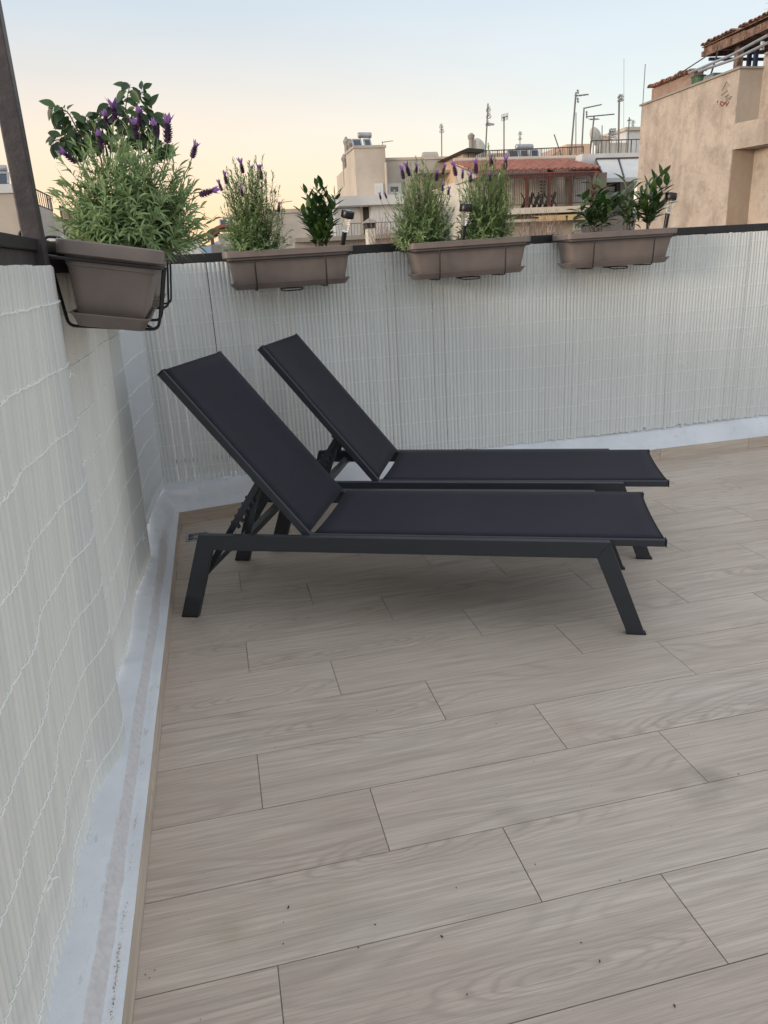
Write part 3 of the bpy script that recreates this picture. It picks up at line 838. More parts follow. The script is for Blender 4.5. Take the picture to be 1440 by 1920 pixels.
def flower(th, p, d, r, s=1.0):
    d = d.normalized(); M = d.to_track_quat('Z', 'Y').to_matrix()
    m = MB(); Ls = .030 * s
    for k in range(9):
        z = Ls * k / 9; rr = .0052 * s * math.sin(math.pi * (.22 + .68 * k / 9))
        for q in range(7):
            a = q * 2 * math.pi / 7 + k * .45
            c = p + M @ Vector((rr * math.cos(a), rr * math.sin(a), z)); o = (M @ Vector((math.cos(a), math.sin(a), .9))).normalized()
            leaf(m, c, o, d, .0062 * s, .0048 * s, .2, r.random())
    m.lathe([(.002 * s, 0), (.0052 * s, Ls * .3), (.0048 * s, Ls * .8), (.001 * s, Ls)], p, 7, M, .3)
    sp = m.build('flower_spike', M_spike, th, recalc=False)
    m = MB(); tip = p + d * Ls
    for q in range(6):
        a = q * 2 * math.pi / 6 + r.random(); o = (M @ Vector((math.cos(a) * .55, math.sin(a) * .55, 1))).normalized()
        leaf(m, tip - d * .003, o, d, .025 * s * r.uniform(.75, 1.1), .0100 * s, r.uniform(-.3, .5), r.random(), 4)
    m.build('bracts', M_bract, sp, recalc=False)
def lavender(label, base, R0, hgt, spread, nst, seed, flowers, leafL=.03, leafW=.0042, per=30, cx=0, cy=0, low=.0, fs=1.0, group='lavender plants in the planters', skew=0, bow=.02):
    r = random.Random(seed); th = thing('lavender_plant', label, 'plant', base, group=group)
    base = Vector(base); mS = MB(); mL = MB()
    for i in range(nst):
        # tip somewhere in a dome
        while True:
            x, y, z = r.uniform(-1, 1), r.uniform(-1, 1), r.uniform(0, 1)
            q = abs(x) ** 2.2 + abs(y) ** 2.2 + z ** 2.4
            if q < 1 and q > (.5 if i % 4 else .05): break
        k = r.uniform(.84, 1.1)
        tip = base + Vector((x * spread[0] * k + cx + skew * z, y * spread[1] * k + cy, low + (hgt - low) * z * k + .03))
        b0 = base + Vector((r.uniform(-1, 1) * R0 + cx * .3, r.uniform(-1, 1) * R0 * .5, 0))
        mid = b0 + (tip - b0) * .5 + Vector(((tip.x - b0.x) * bow, (tip.y - b0.y) * bow, -(tip.z - b0.z) * .03)) + Vector((r.gauss(0, .008), r.gauss(0, .008), 0))
        ps = bez(b0, mid, tip, 6)
        st = r.random() * .5 + .25
        mS.tube(ps, [.0018, .0016, .0015, .0013, .0011, .001, .0007], 4, col=st)
        bt = r.uniform(-.12, .12)
        Lp = (tip - b0).length
        npl = int(per * (Lp / .3) ** .6 * r.uniform(.85, 1.1)); ph = r.random() * 6
        for k2 in range(npl):
            t = .22 + .78 * (k2 / npl) ** .9; f = t * 6; i0 = min(5, int(f)); p = ps[i0].lerp(ps[i0 + 1], f - i0)
            ax = (ps[i0 + 1] - ps[i0]).normalized(); o = ax.orthogonal().normalized(); o.rotate(Matrix.Rotation(ph + k2 * 2.4 + (k2 % 2) * 3.14, 3, ax))
            near = t > .9
            d = o * (.95 if not near else .55) + ax * (.55 if not near else 1.0)
            lf = leafL * r.uniform(.6, 1.15) * (1 if t < .85 else .8)
            tone = max(0, min(1, .42 + .35 * (t - .5) + r.gauss(0, .14) + bt))
            leaf(mL, p, d, ax, lf, leafW * r.uniform(.8, 1.2), r.uniform(.4, 1.5), tone)
    mS.build('stems', M_lavstem, th, recalc=False)
    mL.build('foliage', M_lav, th, recalc=False)
    for (px, py, Y, ang, s) in flowers:
        p = at(px, py, Y); d = Vector((math.sin(math.radians(ang)), r.uniform(-.15, .15), math.cos(math.radians(ang))))
        root = base + Vector(((p.x - base.x) * .55 , (p.y - base.y) * .5, (p.z - base.z) * .55))
        m = MB(); m.tube(bez(root, p - d * .05, p, 5), .0013, 5, col=.5); m.build('flower_stalk', M_lavstem, th)
        flower(th, p, d, r, s * fs)
    return th
# near, big lavender
lavender('big bushy lavender overflowing the nearest planter on the left railing', (-.205, 2.20, 1.435), .075, .30, (.205, .22), 340, 11,
         [(219, 237, 2.2, -2, 1.35), (262, 238, 2.3, 6, 1.1), (202, 240, 2.35, -4, .95), (192, 280, 2.15, -8, 1.0), (258, 262, 2.2, -3, 1.15), (295, 258, 2.25, -6, .95), (314, 268, 2.1, 9, 1.45), (360, 296, 2.1, 24, .95), (143, 305, 2.1, -48, 1.0), (374, 366, 2.05, 74, 1.1)],
         leafL=.040, leafW=.0058, per=32, cx=.035, fs=1.0)
lavender('lavender with five purple heads at the left end of the second planter', (.275, 4.285, 1.455), .085, .49, (.19, .13), 300, 12,
         [(425, 345, 4.25, -6, 1.15), (416, 358, 4.2, -14, 1.0), (456, 325, 4.3, -8, 1.3), (473, 332, 4.3, 0, 1.0), (491, 337, 4.28, -6, 1.35), (522, 398, 4.2, 10, 1.0), (455, 368, 4.2, -6, .9)], leafL=.036, leafW=.0062, per=27, bow=.16, fs=1.2)
lavender('leaning lavender at the left end of the middle planter', (1.235, 4.325, 1.452), .085, .46, (.185, .13), 300, 13,
         [(757, 336, 4.25, -8, 1.25), (768, 330, 4.28, -16, 1.4), (781, 325, 4.3, 2, .9), (830, 327, 4.3, 16, 1.0), (818, 340, 4.25, 6, 1.1), (840, 366, 4.2, 12, .8), (829, 358, 4.2, 8, .8)], leafL=.036, leafW=.0062, per=27, bow=.16, fs=1.2)
lavender('upright lavender at the right end of the middle planter', (1.615, 4.325, 1.458), .085, .50, (.185, .13), 300, 14,
         [(855, 330, 4.2, -10, 1.35), (867, 335, 4.2, 6, .9), (882, 342, 4.2, 8, 1.0), (893, 325, 4.25, 0, 1.3), (922, 312, 4.3, -4, 1.1), (947, 318, 4.3, 2, 1.3), (919, 340, 4.15, 0, .9), (876, 426, 4.08, 8, .7)], leafL=.036, leafW=.0062, per=27, bow=.16, fs=1.2)
lavender('small lavender trailing right of the big one over the hidden planter', (-.235, 3.02, 1.452), .05, .26, (.145, .18), 90, 15, [], leafL=.032, leafW=.0046, per=22, cx=.05)
def side_shoot(label, base, tip, seed):
    return None
# arm of lavender stems leaning left from the middle planter
lavender('thin sprawling lavender shoots leaning left out of the middle planter', (1.17, 4.29, 1.455), .03, .24, (.05, .05), 16, 16, [(714, 374, 4.2, -12, .8), (725, 372, 4.2, -18, .8)], leafL=.028, leafW=.0045, per=20, cx=-.10, skew=-.06)

def shrub(label, name, base, tips, seed, lL, lW, per, mat, droop=(.1, .5), fold=.25, up=.7, lo=.25, group='leafy shrubs in the planters', stem=.0022, pn=5):
    r = random.Random(seed); th = thing(name, label, 'plant', base, group=group); base = Vector(base); mS = MB(); mL = MB()
    for tp in tips:
        tip = Vector(tp); b0 = base + Vector((r.uniform(-1, 1) * .025, r.uniform(-1, 1) * .02, 0))
        mid = (b0 + tip) / 2 + Vector((r.gauss(0, .012), r.gauss(0, .012), .03))
        ps = bez(b0, mid, tip, 8); mS.tube(ps, [stem * (1 - .09 * i) for i in range(9)], 5, col=r.random())
        ph = r.random() * 6
        for k in range(per):
            t = lo + (1 - lo) * k / (per - 1); f = t * 8; i0 = min(7, int(f)); p = ps[i0].lerp(ps[i0 + 1], f - i0)
            ax = (ps[i0 + 1] - ps[i0]).normalized(); o = ax.orthogonal().normalized(); o.rotate(Matrix.Rotation(ph + k * 2.4, 3, ax))
            d = o + ax * up * r.uniform(.6, 1.3) * (1.6 if t > .93 else 1)
            s = r.uniform(.7, 1.12)
            q = p + d.normalized() * lW * .25
            mS.tube([p, q], .0008, 4, col=.6)
            leaf(mL, q, d, Vector((0, 0, 1)) + o * .2, lL * s, lW * s, r.uniform(*droop), max(0, min(1, r.gauss(.42, .25))), pn, fold)
    mS.build('stems', M_bark, th, recalc=False); mL.build('foliage', mat, th, recalc=False, smooth=True, angle=180)
    return th
def tips(l, Y): return [at(x, y, Y + (0.05 * ((i * 7) % 5 - 2) / 2)) for i, (x, y) in enumerate(l)]
shrub('small dark shrub with upright glossy leaves beside the first solar light', 'glossy_shrub', (.64, 4.285, 1.46), tips([(595, 352), (575, 365), (630, 365), (610, 362), (590, 392), (566, 400), (603, 350), (590, 372), (578, 395), (620, 378), (632, 372), (612, 400), (572, 415), (600, 385), (585, 420), (622, 420)], 4.27), 21, .062, .030, 16, M_gloss, lo=.2, up=1.25, droop=(-.1, .4))
shrub('round-leaved dark shrub at the left end of the rightmost planter', 'glossy_shrub', (2.34, 4.36, 1.475), tips([(1110, 345), (1130, 350), (1090, 370), (1145, 375), (1085, 395), (1105, 372), (1125, 385), (1140, 400), (1118, 400), (1095, 405), (1152, 392)], 4.345), 22, .080, .042, 12, M_gloss, lo=.3, up=.6, droop=(.1, .6))
shrub('tall dark shrub with paddle leaves at the right end of the rightmost planter', 'glossy_shrub', (2.665, 4.36, 1.475), tips([(1243, 330), (1228, 338), (1215, 345), (1250, 350), (1232, 365), (1212, 372), (1245, 385), (1225, 400), (1205, 392)], 4.345), 23, .078, .038, 12, M_gloss, lo=.35, up=1.1, droop=(-.1, .5))
shrub('light green plant with long pointed leaves in the centre of the rightmost planter', 'leafy_plant', (2.54, 4.35, 1.475), tips([(1175, 345), (1190, 350), (1165, 365), (1185, 372), (1202, 362), (1180, 392), (1160, 385), (1200, 392)], 4.335), 24, .115, .024, 13, M_grassy, droop=(.5, 1.4), lo=.3)
# weeping fig behind the big lavender
def ficus():
    r = random.Random(31); base = Vector((-.235, 2.50, 1.435))
    th = thing('weeping_fig', 'thin weeping shrub with drooping pointed leaves rising behind the big lavender', 'plant', base)
    mS = MB(); mL = MB()
    br = [[(205, 440), (225, 300), (236, 200), (244, 158)], [(225, 320), (250, 230), (262, 180), (270, 172)], [(225, 330), (265, 250), (280, 225), (293, 228)], [(205, 430), (190, 300), (150, 250), (128, 212), (112, 206), (100, 207)],
          [(190, 320), (160, 285), (130, 265), (108, 262), (96, 268)], [(200, 350), (180, 260), (165, 228), (155, 222)], [(205, 330), (210, 250), (215, 215), (208, 195)], [(220, 300), (235, 240), (252, 215), (283, 205)], [(180, 310), (160, 260), (148, 245), (120, 248)],
          [(215, 340), (240, 270), (270, 250), (285, 240)], [(205, 330), (195, 255), (185, 230), (178, 222)], [(200, 340), (172, 290), (150, 272), (138, 262)], [(230, 320), (275, 285), (300, 272), (306, 268)], [(210, 330), (200, 280), (190, 262), (180, 255)], [(225, 320), (232, 262), (240, 245), (248, 240)]]
    for b in br:
        Y = 2.5 + r.uniform(-.10, .10)
        ps = [at(x, y, Y + r.uniform(-.02, .02)) for x, y in b]
        # refine
        q = []
        for i in range(len(ps) - 1):
            a = ps[max(0, i - 1)]; b1 = ps[i]; c = ps[i + 1]; d = ps[min(len(ps) - 1, i + 2)]
            for k in range(5):
                t = k / 5
                q.append(.5 * ((2 * b1) + (c - a) * t + (2 * a - 5 * b1 + 4 * c - d) * t * t + (-a + 3 * b1 - 3 * c + d) * t ** 3))
        q.append(ps[-1]); n = len(q)
        mS.tube(q, [.0026 - .0018 * i / n for i in range(n)], 5, col=.4)
        for k in range(int(n * 1.15)):
            t = .35 + .65 * k / (n * 1.15); f = t * (n - 1); i0 = min(n - 2, int(f)); p = q[i0].lerp(q[i0 + 1], f - i0)
            ax = (q[i0 + 1] - q[i0]).normalized(); sd_ = ax.cross(Vector((0, 1, 0))).normalized() * (1 if k % 2 else -1) + Vector((0, r.uniform(-.9, .9), 0))
            d = ax * .35 + sd_ * .55 + Vector((0, 0, -.75 + r.uniform(-.3, .45)))
            e = p + (ax * .4 + sd_ * .6 + Vector((0, 0, .1))).normalized() * .009
            mS.tube([p, e], .0007, 4, col=.6)
            s = r.uniform(.7, 1.1)
            leaf(mL, e, d, Vector((r.uniform(-1, 1), -1, .6)), .042 * s, .021 * s, .35, max(0, min(1, r.gauss(.35, .28))), 5, .3)
    # lowest part of the stems down into the soil
    for b0 in ((205, 440), (205, 430), (200, 350)):
        p = at(*b0, 2.5); mS.tube([base + Vector((r.uniform(-.02, .02), 0, -.005)), (base + p) / 2 + Vector((.01, 0, .02)), p], .0034, 6, col=.3)
    mS.build('stems', M_bark, th, recalc=False); mL.build('foliage', M_ficus, th, recalc=False, smooth=True, angle=180)
ficus()

# ------------------------------------------------------------------ solar stake lights
def solar(label, foot, head):
    f = Vector(foot); h = Vector(head); d = (h - f).normalized(); L = (h - f).length
    th = thing('solar_light', label, 'garden light', f, group='small solar stake lights in the planters')
    M = d.to_track_quat('Z', 'Y').to_matrix()
    e = f
    z1 = L * .42; z2 = L * .80
    m = MB(); m.lathe([(.004, -.05), (.0125, -.01), (.0135, z1 * .9), (.0145, z1)], e, 16, M); m.build('stake', M_black, th, smooth=True)
    m = MB(); n = 24; prof = [(.0165, z1), (.0200, z1 + .004), (.0215, (z1 + z2) / 2), (.0240, z2)]
    vs = []
    for rr, z in prof:
        for k in range(n):
            a = 2 * math.pi * k / n; q = rr * (1 if k % 2 else .90)
            vs.append(e + M @ Vector((q * math.cos(a), q * math.sin(a), z)))
    m.add(vs, [(i * n + k, i * n + (k + 1) % n, (i + 1) * n + (k + 1) % n, (i + 1) * n + k) for i in range(len(prof) - 1) for k in range(n)])
    m.build('lens', M_clear, th)
    m = MB(); m.lathe([(.024, z2 + .0003), (.034, z2 + .001), (.0355, z2 + .004), (.0355, L - .004), (.0335, L), (.001, L + .0005)], e, 24, M); m.build('cap', M_black, th, smooth=True, angle=40)
    q = MB(); q.box(-.017, .017, -.017, .017, L + .0008, L + .0022, M=Matrix.Translation(e) @ M.to_4x4()); q.build('solar_cell', M_panel, th)
solar('solar stake light in the planter with one lavender, right of the small dark shrub', at(642, 462, 4.25), at(653, 395, 4.2))
solar('solar stake light standing between the two lavenders of the middle planter', at(867, 452, 4.25), at(874, 383, 4.24))
solar('solar stake light at the far right end of the rightmost planter, against the ochre wall', at(1247, 428, 4.33), at(1259, 362, 4.33))

# ------------------------------------------------------------------ specks of dirt on the floor
def specks():
    r = random.Random(4); m = MB()
    def fl(px, py):
        d = ray(px, py); return CAM + d * (-1.4 / d.z)
    for (px, py, s) in [(541, 1703, 4), (531, 1771, 1.6), (532, 1730, 1.2), (672, 1778, 2), (703, 1735, 2), (830, 1757, 4), (855, 1665, 1.8), (1003, 1621, 2), (1001, 1428, 1.4), (1125, 1804, 3), (1090, 1768, 2), (1266, 1888, 3.5), (1163, 1652, 1.6), (930, 1358, 1.6), (876, 1866, 2),
                        (272, 1828, 1.5), (280, 1834, 1.3), (290, 1820, 1.6), (334, 1254, 2), (358, 1278, 1.3), (397, 1206, 1.8), (513, 1235, 1.4), (516, 1402, 1.4), (706, 1333, 1.8), (694, 1243, 1), (585, 1370, 1.3), (342, 1030, 3), (352, 1040, 1.5), (330, 1052, 2), (350, 1045, 1.5), (400, 980, 2.0), (372, 985, 2.5), (1384, 1452, 2)]:
        p = fl(px, py); a = r.random() * 6; L = .0013 * s; 
        m.bar(p + Vector((0, 0, .001)), p + Vector((math.cos(a) * L, math.sin(a) * L, .0022)), .0009 * s * .8, .0012)
        m.bar(p + Vector((0, 0, .001)), p + Vector((math.cos(a + 2) * L * .6, math.sin(a + 2) * L * .6, .0024)), .0007 * s * .8, .001)
    for i in range(30):
        p = Vector((r.uniform(-.3, 1.6), r.uniform(1.0, 3.2), 0)); a = r.random() * 6; L = .0018
        m.bar(p + Vector((0, 0, .0006)), p + Vector((math.cos(a) * L, math.sin(a) * L, .001)), .001, .0008)
    tag(m.build('dirt_specks', M_dark), 'tiny dark crumbs of dirt scattered over the tiled floor', 'dirt', kind='stuff')
specks()
# ------------------------------------------------------------------ the neighbourhood
GZ = -18.0
def X(px, py, Y): return at(px, py, Y).x
def Z(px, py, Y): return at(px, py, Y).z
def rect(px0, py0, px1, py1, Y):
    """x0,x1,z0,z1 of a photo rectangle on plane Y"""
    a = at(px0, (py0 + py1) / 2, Y).x; b = at(px1, (py0 + py1) / 2, Y).x
    return a, b, at((px0 + px1) / 2, py1, Y).z, at((px0 + px1) / 2, py0, Y).z
def pbox(px0, py0, px1, py1, Y, dep, mb=None):
    a, b, c, d = rect(px0, py0, px1, py1, Y); mb = mb or MB(); mb.box(a, b, Y, Y + dep, c, d); return mb
def window(th, px0, py0, px1, py1, Y, frame=.05, mat=None, panes=1, sill=True):
    a, b, c, d = rect(px0, py0, px1, py1, Y)
    m = MB()
    m.box(a, b, Y - .05, Y - .003, c, c + frame); m.box(a, b, Y - .05, Y - .003, d - frame, d)
    m.box(a, a + frame, Y - .05, Y - .003, c + frame, d - frame); m.box(b - frame, b, Y - .05, Y - .003, c + frame, d - frame)
    for i in range(1, panes):
        x = a + (b - a) * i / panes; m.box(x - frame / 2, x + frame / 2, Y - .05, Y - .003, c + frame, d - frame)
    f = m.build('window', mat or M_white, th)
    q = MB(); q.box(a + frame, b - frame, Y - .02, Y - .004, c + frame, d - frame); q.build('pane', M_glass, f)
    if sill: q = MB(); q.box(a - .05, b + .05, Y - .12, Y - .051, c - .07, c - .002); q.build('sill', M_white, f)
def railing(th, p0, p1, h, nbars, name='railing', mat=None, r=.018, mid=False):
    """p0,p1 top-rail end points"""
    p0 = Vector(p0); p1 = Vector(p1); m = MB(); dn = Vector((0, 0, -h))
    m.tube([p0, p1], r * 1.3, 6); m.tube([p0 + dn, p1 + dn], r, 6)
    if mid: m.tube([p0 + dn * .5, p1 + dn * .5], r, 6)
    for i in range(nbars + 1):
        q = p0.lerp(p1, i / nbars); k = 1.6 if i % 8 == 0 else .75
        m.tube([q, q + dn], r * k, 5)
    return m.build(name, mat or M_iron, th)

# --- beige building with solar heater, centre
def centre_building():
    Y = 30.0
    a = at(664, 278, Y); b = at(722, 277, Y)
    th = thing('beige_building', 'tall beige building with two dark solar panels on its flat roof, centre left', 'building', ((a.x + b.x) / 2, Y + 2, GZ), group='flat-roofed houses beyond the terrace')
    Yb = atx(648, 281, a.x).y
    m = MB(); m.box(a.x, b.x, Y, Yb, GZ, a.z); m.build('wall', M_beige, th)
    Yc = atx(631, 330, a.x).y; z1 = atx(631, 331, a.x).z; z2 = atx(646, 316, a.x).z
    m = MB(); m.prism([(Yb + .003, GZ), (Yc, GZ), (Yc, z1), (Yb + .003, z2)], a.x, b.x, ax='x'); m.build('rear_wall', M_beige, th)
    # roof edge
    m = MB(); m.box(a.x - .04, b.x + .04, Y - .04, Yb + .04, a.z + .001, a.z + .09); m.build('roof_edge', M_beige2, th)
    # lower wing to the right
    c = at(722, 303, Y); d = at(850, 297, Y + .3)
    m = MB(); m.box(b.x + .003, d.x, Y + .25, Y + 6, GZ, d.z - .02); m.build('wing_wall', M_beige2, th)
    m = MB(); m.box(b.x + .003, d.x + .02, Y + .21, Y + 6.04, d.z - .018, d.z + .07); m.build('wing_roof_edge', M_beige, th)
    window(th, 703, 344, 718, 368, Y, .10, panes=2)
    window(th, 726, 344, 752, 366, Y + .25, .12, panes=1)
    # canopy, its shade painted on the wall below as a grey sheet
    r = rect(795, 322, 847, 378, Y + .25); m = MB(); m.box(r[0], r[1], Y + .20, Y + .247, r[2], r[3]); m.build('recess', M_grayr, th)
    r = rect(785, 319, 849, 324, Y - .5); m = MB(); m.box(r[0], r[1], Y - .5, Y + .19, r[2], r[3]); m.build('canopy', M_grayr, th)
    m = MB(); p = at(723, 305, Y - .05); m.tube([p, (p.x, p.y, p.z - 4)], .05, 6); m.build('downpipe', M_beige2, th)
    q = MB(); r = rect(773, 295, 797, 302, Y + 3); q.box(r[0], r[1], Y + 3, Y + 4, r[2], r[3]); q.build('roof_box', M_beige2, th)
    q = MB(); p = at(806, 297, Y + 3); q.tube([(p.x - .3, p.y, p.z - .08), (p.x + .3, p.y, p.z - .08)], .33, 14); q.build('roof_tank', M_beige2, th, smooth=True)
    for (x, y0, y1, rr) in ((649, 268, 282, .09), (656, 272, 280, .12), (646, 300, 318, .10)):
        t = at(x, y0, Y + 2.5); u = at(x, y1, Y + 2.5); q = MB()
        q.tube([(t.x, t.y, u.z - .6), (t.x, t.y, t.z)], rr, 8)
        q.lathe([(rr * 1.2, 0), (rr * 1.5, .1), (rr * .4, .28)], (t.x, t.y, t.z - .05), 10); q.build('chimney_pot', M_grayr, th)
centre_building()
def heater(label, px0, px1, py0, py1, pyb, Y, npan=2, tankh=None, lean=.45, tankpx=None):
    """flat-plate collectors leaning back with a horizontal tank above"""
    a = at(px0, pyb, Y); b = at(px1, pyb, Y); zt = at((px0 + px1) / 2, (py0 + py1) / 2 + (py1 - py0) * .5, Y).z
    th = thing('solar_water_heater', label, 'solar heater', ((a.x + b.x) / 2, Y, a.z), group='solar water heaters on the roofs')
    wd = (b.x - a.x) / npan; h = zt - a.z
    for i in range(npan):
        x0 = a.x + wd * i + .04 * (i > 0) * 2; x1 = a.x + wd * (i + 1) - .04
        q = MB(); q.add([(x0, Y, a.z), (x1, Y, a.z), (x1, Y + h * lean * 2, zt), (x0, Y + h * lean * 2, zt), (x0, Y + .09, a.z - .03), (x1, Y + .09, a.z - .03), (x1, Y + .09 + h * lean * 2, zt - .04), (x0, Y + .09 + h * lean * 2, zt - .04)],
                        [(0, 1, 2, 3), (4, 7, 6, 5), (0, 4, 5, 1), (3, 2, 6, 7), (0, 3, 7, 4), (1, 5, 6, 2)])
        o = q.build('collector', M_panel, th)
        e = MB(); e.bar((x0, Y, a.z), (x0, Y + h * lean * 2, zt), .05, .06); e.bar((x1, Y, a.z), (x1, Y + h * lean * 2, zt), .05, .06); e.bar((x0, Y + h * lean * 2, zt), (x1, Y + h * lean * 2, zt), .06, .05); e.build('collector_rim', M_steel, o)
    tp = tankpx or (px0 + (px1 - px0) * .2, px1 - (px1 - px0) * .08)
    u = at(tp[0], (py0 + py1) / 2, Y + h * lean * 2 + .1); v = at(tp[1], (py0 + py1) / 2, Y + h * lean * 2 + .1)
    rr = (at(tp[0], py0, u.y).z - at(tp[0], py1, u.y).z) / 2
    q = MB(); q.tube([u, u + (v - u) * .03, v - (v - u) * .03, v], [rr * .8, rr, rr, rr * .8], 20); q.build('tank', M_steel, th, smooth=True)
    q = MB()
    for s in (.15, .85):
        p = u.lerp(v, s); q.bar((p.x, p.y, p.z - rr * .9), (p.x, p.y, a.z - .1), .05, .05); q.bar((p.x, p.y, a.z - .05), (p.x, Y, a.z - .05), .05, .05)
    q.build('stand', M_steel, th)
heater('solar water heater with two dark panels on top of the tall beige building', 664, 699, 248, 259, 278, 31.2)

# --- white house with dark door
def white_house():
    Y = 26.0; f = rect(636, 367, 760, 440, Y)
    th = thing('white_house', 'low white house with a tall dark door below the tall beige building', 'building', (f[0] + 1, Y + 2, GZ), group='flat-roofed houses beyond the terrace')
    q = MB(); q.box(f[0], f[1], Y + .9, Y + 4.0, GZ, f[3] - .3); q.build('wall', M_white, th)
    s = rect(634, 366, 762, 379, Y); q = MB(); q.box(s[0], s[1], Y, Y + 4.05, f[3] - .28, s[3]); q.build('roof_slab', M_white, th)
    r = rect(702, 379, 760, 440, Y); q = MB(); q.box(r[0], r[1], Y + .3, Y + .897, GZ, f[3] - .285); q.build('side_wall', M_white, th)
    r = rect(680, 379, 701, 439, Y + .9); q = MB(); q.box(r[0], r[1], Y + .82, Y + .896, r[2], r[3]); q.build('door', M_dark, th)
    q = MB(); q.box(r[0] - .1, r[0] - .003, Y + .80, Y + .896, r[2], r[3] + .1); q.box(r[1] + .003, r[1] + .1, Y + .80, Y + .896, r[2], r[3] + .1); q.build('door_frame', M_beige2, th)
    r = rect(640, 440, 760, 448, Y - 1.2); q = MB(); q.box(r[0] - 1.5, r[1], Y - 1.4, Y + .297, r[2], r[3]); q.build('balcony_slab', M_grayr, th)
    q = MB(); q.box(r[0] - 1.5, r[1], Y - 1.0, Y + .2, GZ, r[2] - .003); q.build('lower_wall', M_beige2, th)
    railing(th, at(612, 421, Y - 1.3), at(760, 415, Y - 1.3), .95, 26, mat=M_dullmetal, r=.010)
    # patch panel on wall
    for (a, b, c, d) in ((739, 378, 744, 386), (746, 380, 752, 387)):
        r = rect(a, b, c, d, Y + .3); q = MB(); q.box(r[0], r[1], Y + .15, Y + .297, r[2], r[3]); q.build('wall_lamp', M_grayr, th)
white_house()
def chimney():
    Y = 19.0; a = rect(691, 428, 704, 475, Y)
    th = thing('chimney_stack', 'short white chimney with a pointed grey cap in front of the white house', 'chimney', ((a[0] + a[1]) / 2, Y, -2))
    q = MB(); q.box(a[0], a[1], Y, Y + .35, -4, a[3]); q.build('shaft', M_cream, th)
    r = rect(689, 418, 703, 428, Y); q = MB(); q.box(a[0] - .02, a[1] + .02, Y - .02, Y + .37, a[3] + .002, r[3]); q.build('vent', M_dark, th)
    q = MB(); cx = (a[0] + a[1]) / 2; q.add([(a[0] - .1, Y - .1, r[3]), (a[1] + .1, Y - .1, r[3]), (a[1] + .1, Y + .45, r[3]), (a[0] - .1, Y + .45, r[3]), (cx, Y + .17, r[3] + .13)], [(3, 2, 1, 0), (0, 1, 4), (1, 2, 4), (2, 3, 4), (3, 0, 4)]); q.build('cap', M_grayr, th)
    r = rect(560, 470, 730, 474, Y - .5)
    th2 = thing('low_roof', 'low cement roof top carrying the short white chimney', 'roof', ((r[0] + r[1]) / 2, Y, GZ))
    q = MB(); q.box(r[0] - 3, r[1] + .6, Y - .6, Y + 2.8, GZ, 1.0); q.build('wall', M_grayr, th2)
chimney()
def pale_block():
    Y = 55; a = rect(505, 398, 640, 440, Y)
    th = thing('pale_block', 'pale windowless block seen between the second planter lavender and the small dark shrub', 'building', (a[0] + 2, Y, GZ), group='flat-roofed houses beyond the terrace')
    q = MB(); q.box(a[0], a[1], Y, Y + 8, GZ, a[3]); q.build('wall', M_beige2, th)
    q = MB(); q.box(a[0] - .1, a[1] + .1, Y - .1, Y + 8.1, a[3] + .002, a[3] + .25); q.build('roof_edge', M_beige, th)
pale_block()
# --- ochre stair block + roof terrace behind tiled roof
def stair_block():
    Y = 28.0; a = at(868, 286, Y); x1 = at(1098, 285, Y).x
    th = thing('ochre_stair_block', 'peach stair block with a dark flat cap and railed terrace behind the tiled roof', 'building', (a.x + 1, Y + 2, GZ), group='flat-roofed houses beyond the terrace')
    f = atx(818, 306, a.x); g = atx(850, 291, a.x)
    q = MB(); q.prism([(Y, GZ), (f.y, GZ), (f.y, f.z), (g.y, a.z - .03), (Y, a.z - .03)], a.x, a.x + .45, ax='x'); q.build('side_wall', M_pinkb, th)
    zf = at(900, 312, Y).z
    q = MB(); q.box(a.x + .453, x1, Y + .1, f.y, GZ, zf); q.build('terrace_block', M_beige, th)
    r = rect(852, 280, 903, 286, Y); q = MB(); q.prism([(r[0], a.z - .027), (r[1], a.z - .027), (r[1], a.z + .06), (a.x + .1, a.z + .12), ], Y - .25, Y + 2.6); q.build('cap_roof', M_dark, th)
    railing(th, at(878, 284, Y - .1), at(1094, 275, Y - .1), .95, 64, r=.014)
    # raised blocks on the terrace
    for (p, mt, nm, dy) in (((918, 287, 956, 312), M_pinkb, 'roof_room', 3.0), ((1062, 270, 1108, 312), M_pinkb, 'lift_room', 2.2)):
        r = rect(*p, Y + dy); q = MB(); q.box(r[0], r[1], Y + dy, Y + dy + 2.5, zf, r[3]); q.build(nm, mt, th)
    r = rect(1037, 276, 1068, 312, Y + 2.3); q = MB(); q.prism([(r[0], zf), (r[1], zf), (r[1], r[3] + .1), (r[0], r[2] + .45)], Y + 2.4, Y + 4); q.build('sloping_stair_roof', M_pinkb, th)
    r = rect(880, 258, 887, 282, Y + 1); q = MB(); q.tube([((r[0] + r[1]) / 2, Y + 1, a.z), ((r[0] + r[1]) / 2, Y + 1, r[3])], .09, 10); q.lathe([(.12, 0), (.14, .12), (.05, .2)], ((r[0] + r[1]) / 2, Y + 1, r[3] - .05), 10); q.build('flue', M_grayr, th)
    r = rect(887, 262, 893, 281, Y + 1.3); q = MB(); q.box(r[0], r[1], Y + 1.3, Y + 1.6, a.z, r[3]); q.build('flue_stack', M_beige2, th)
    return th
stair_block()
heater('long grey solar heater with a steel tank behind the railing above the tiled roof', 955, 1012, 270, 281, 299, 29.5, 3, tankpx=(967, 999), lean=.2)

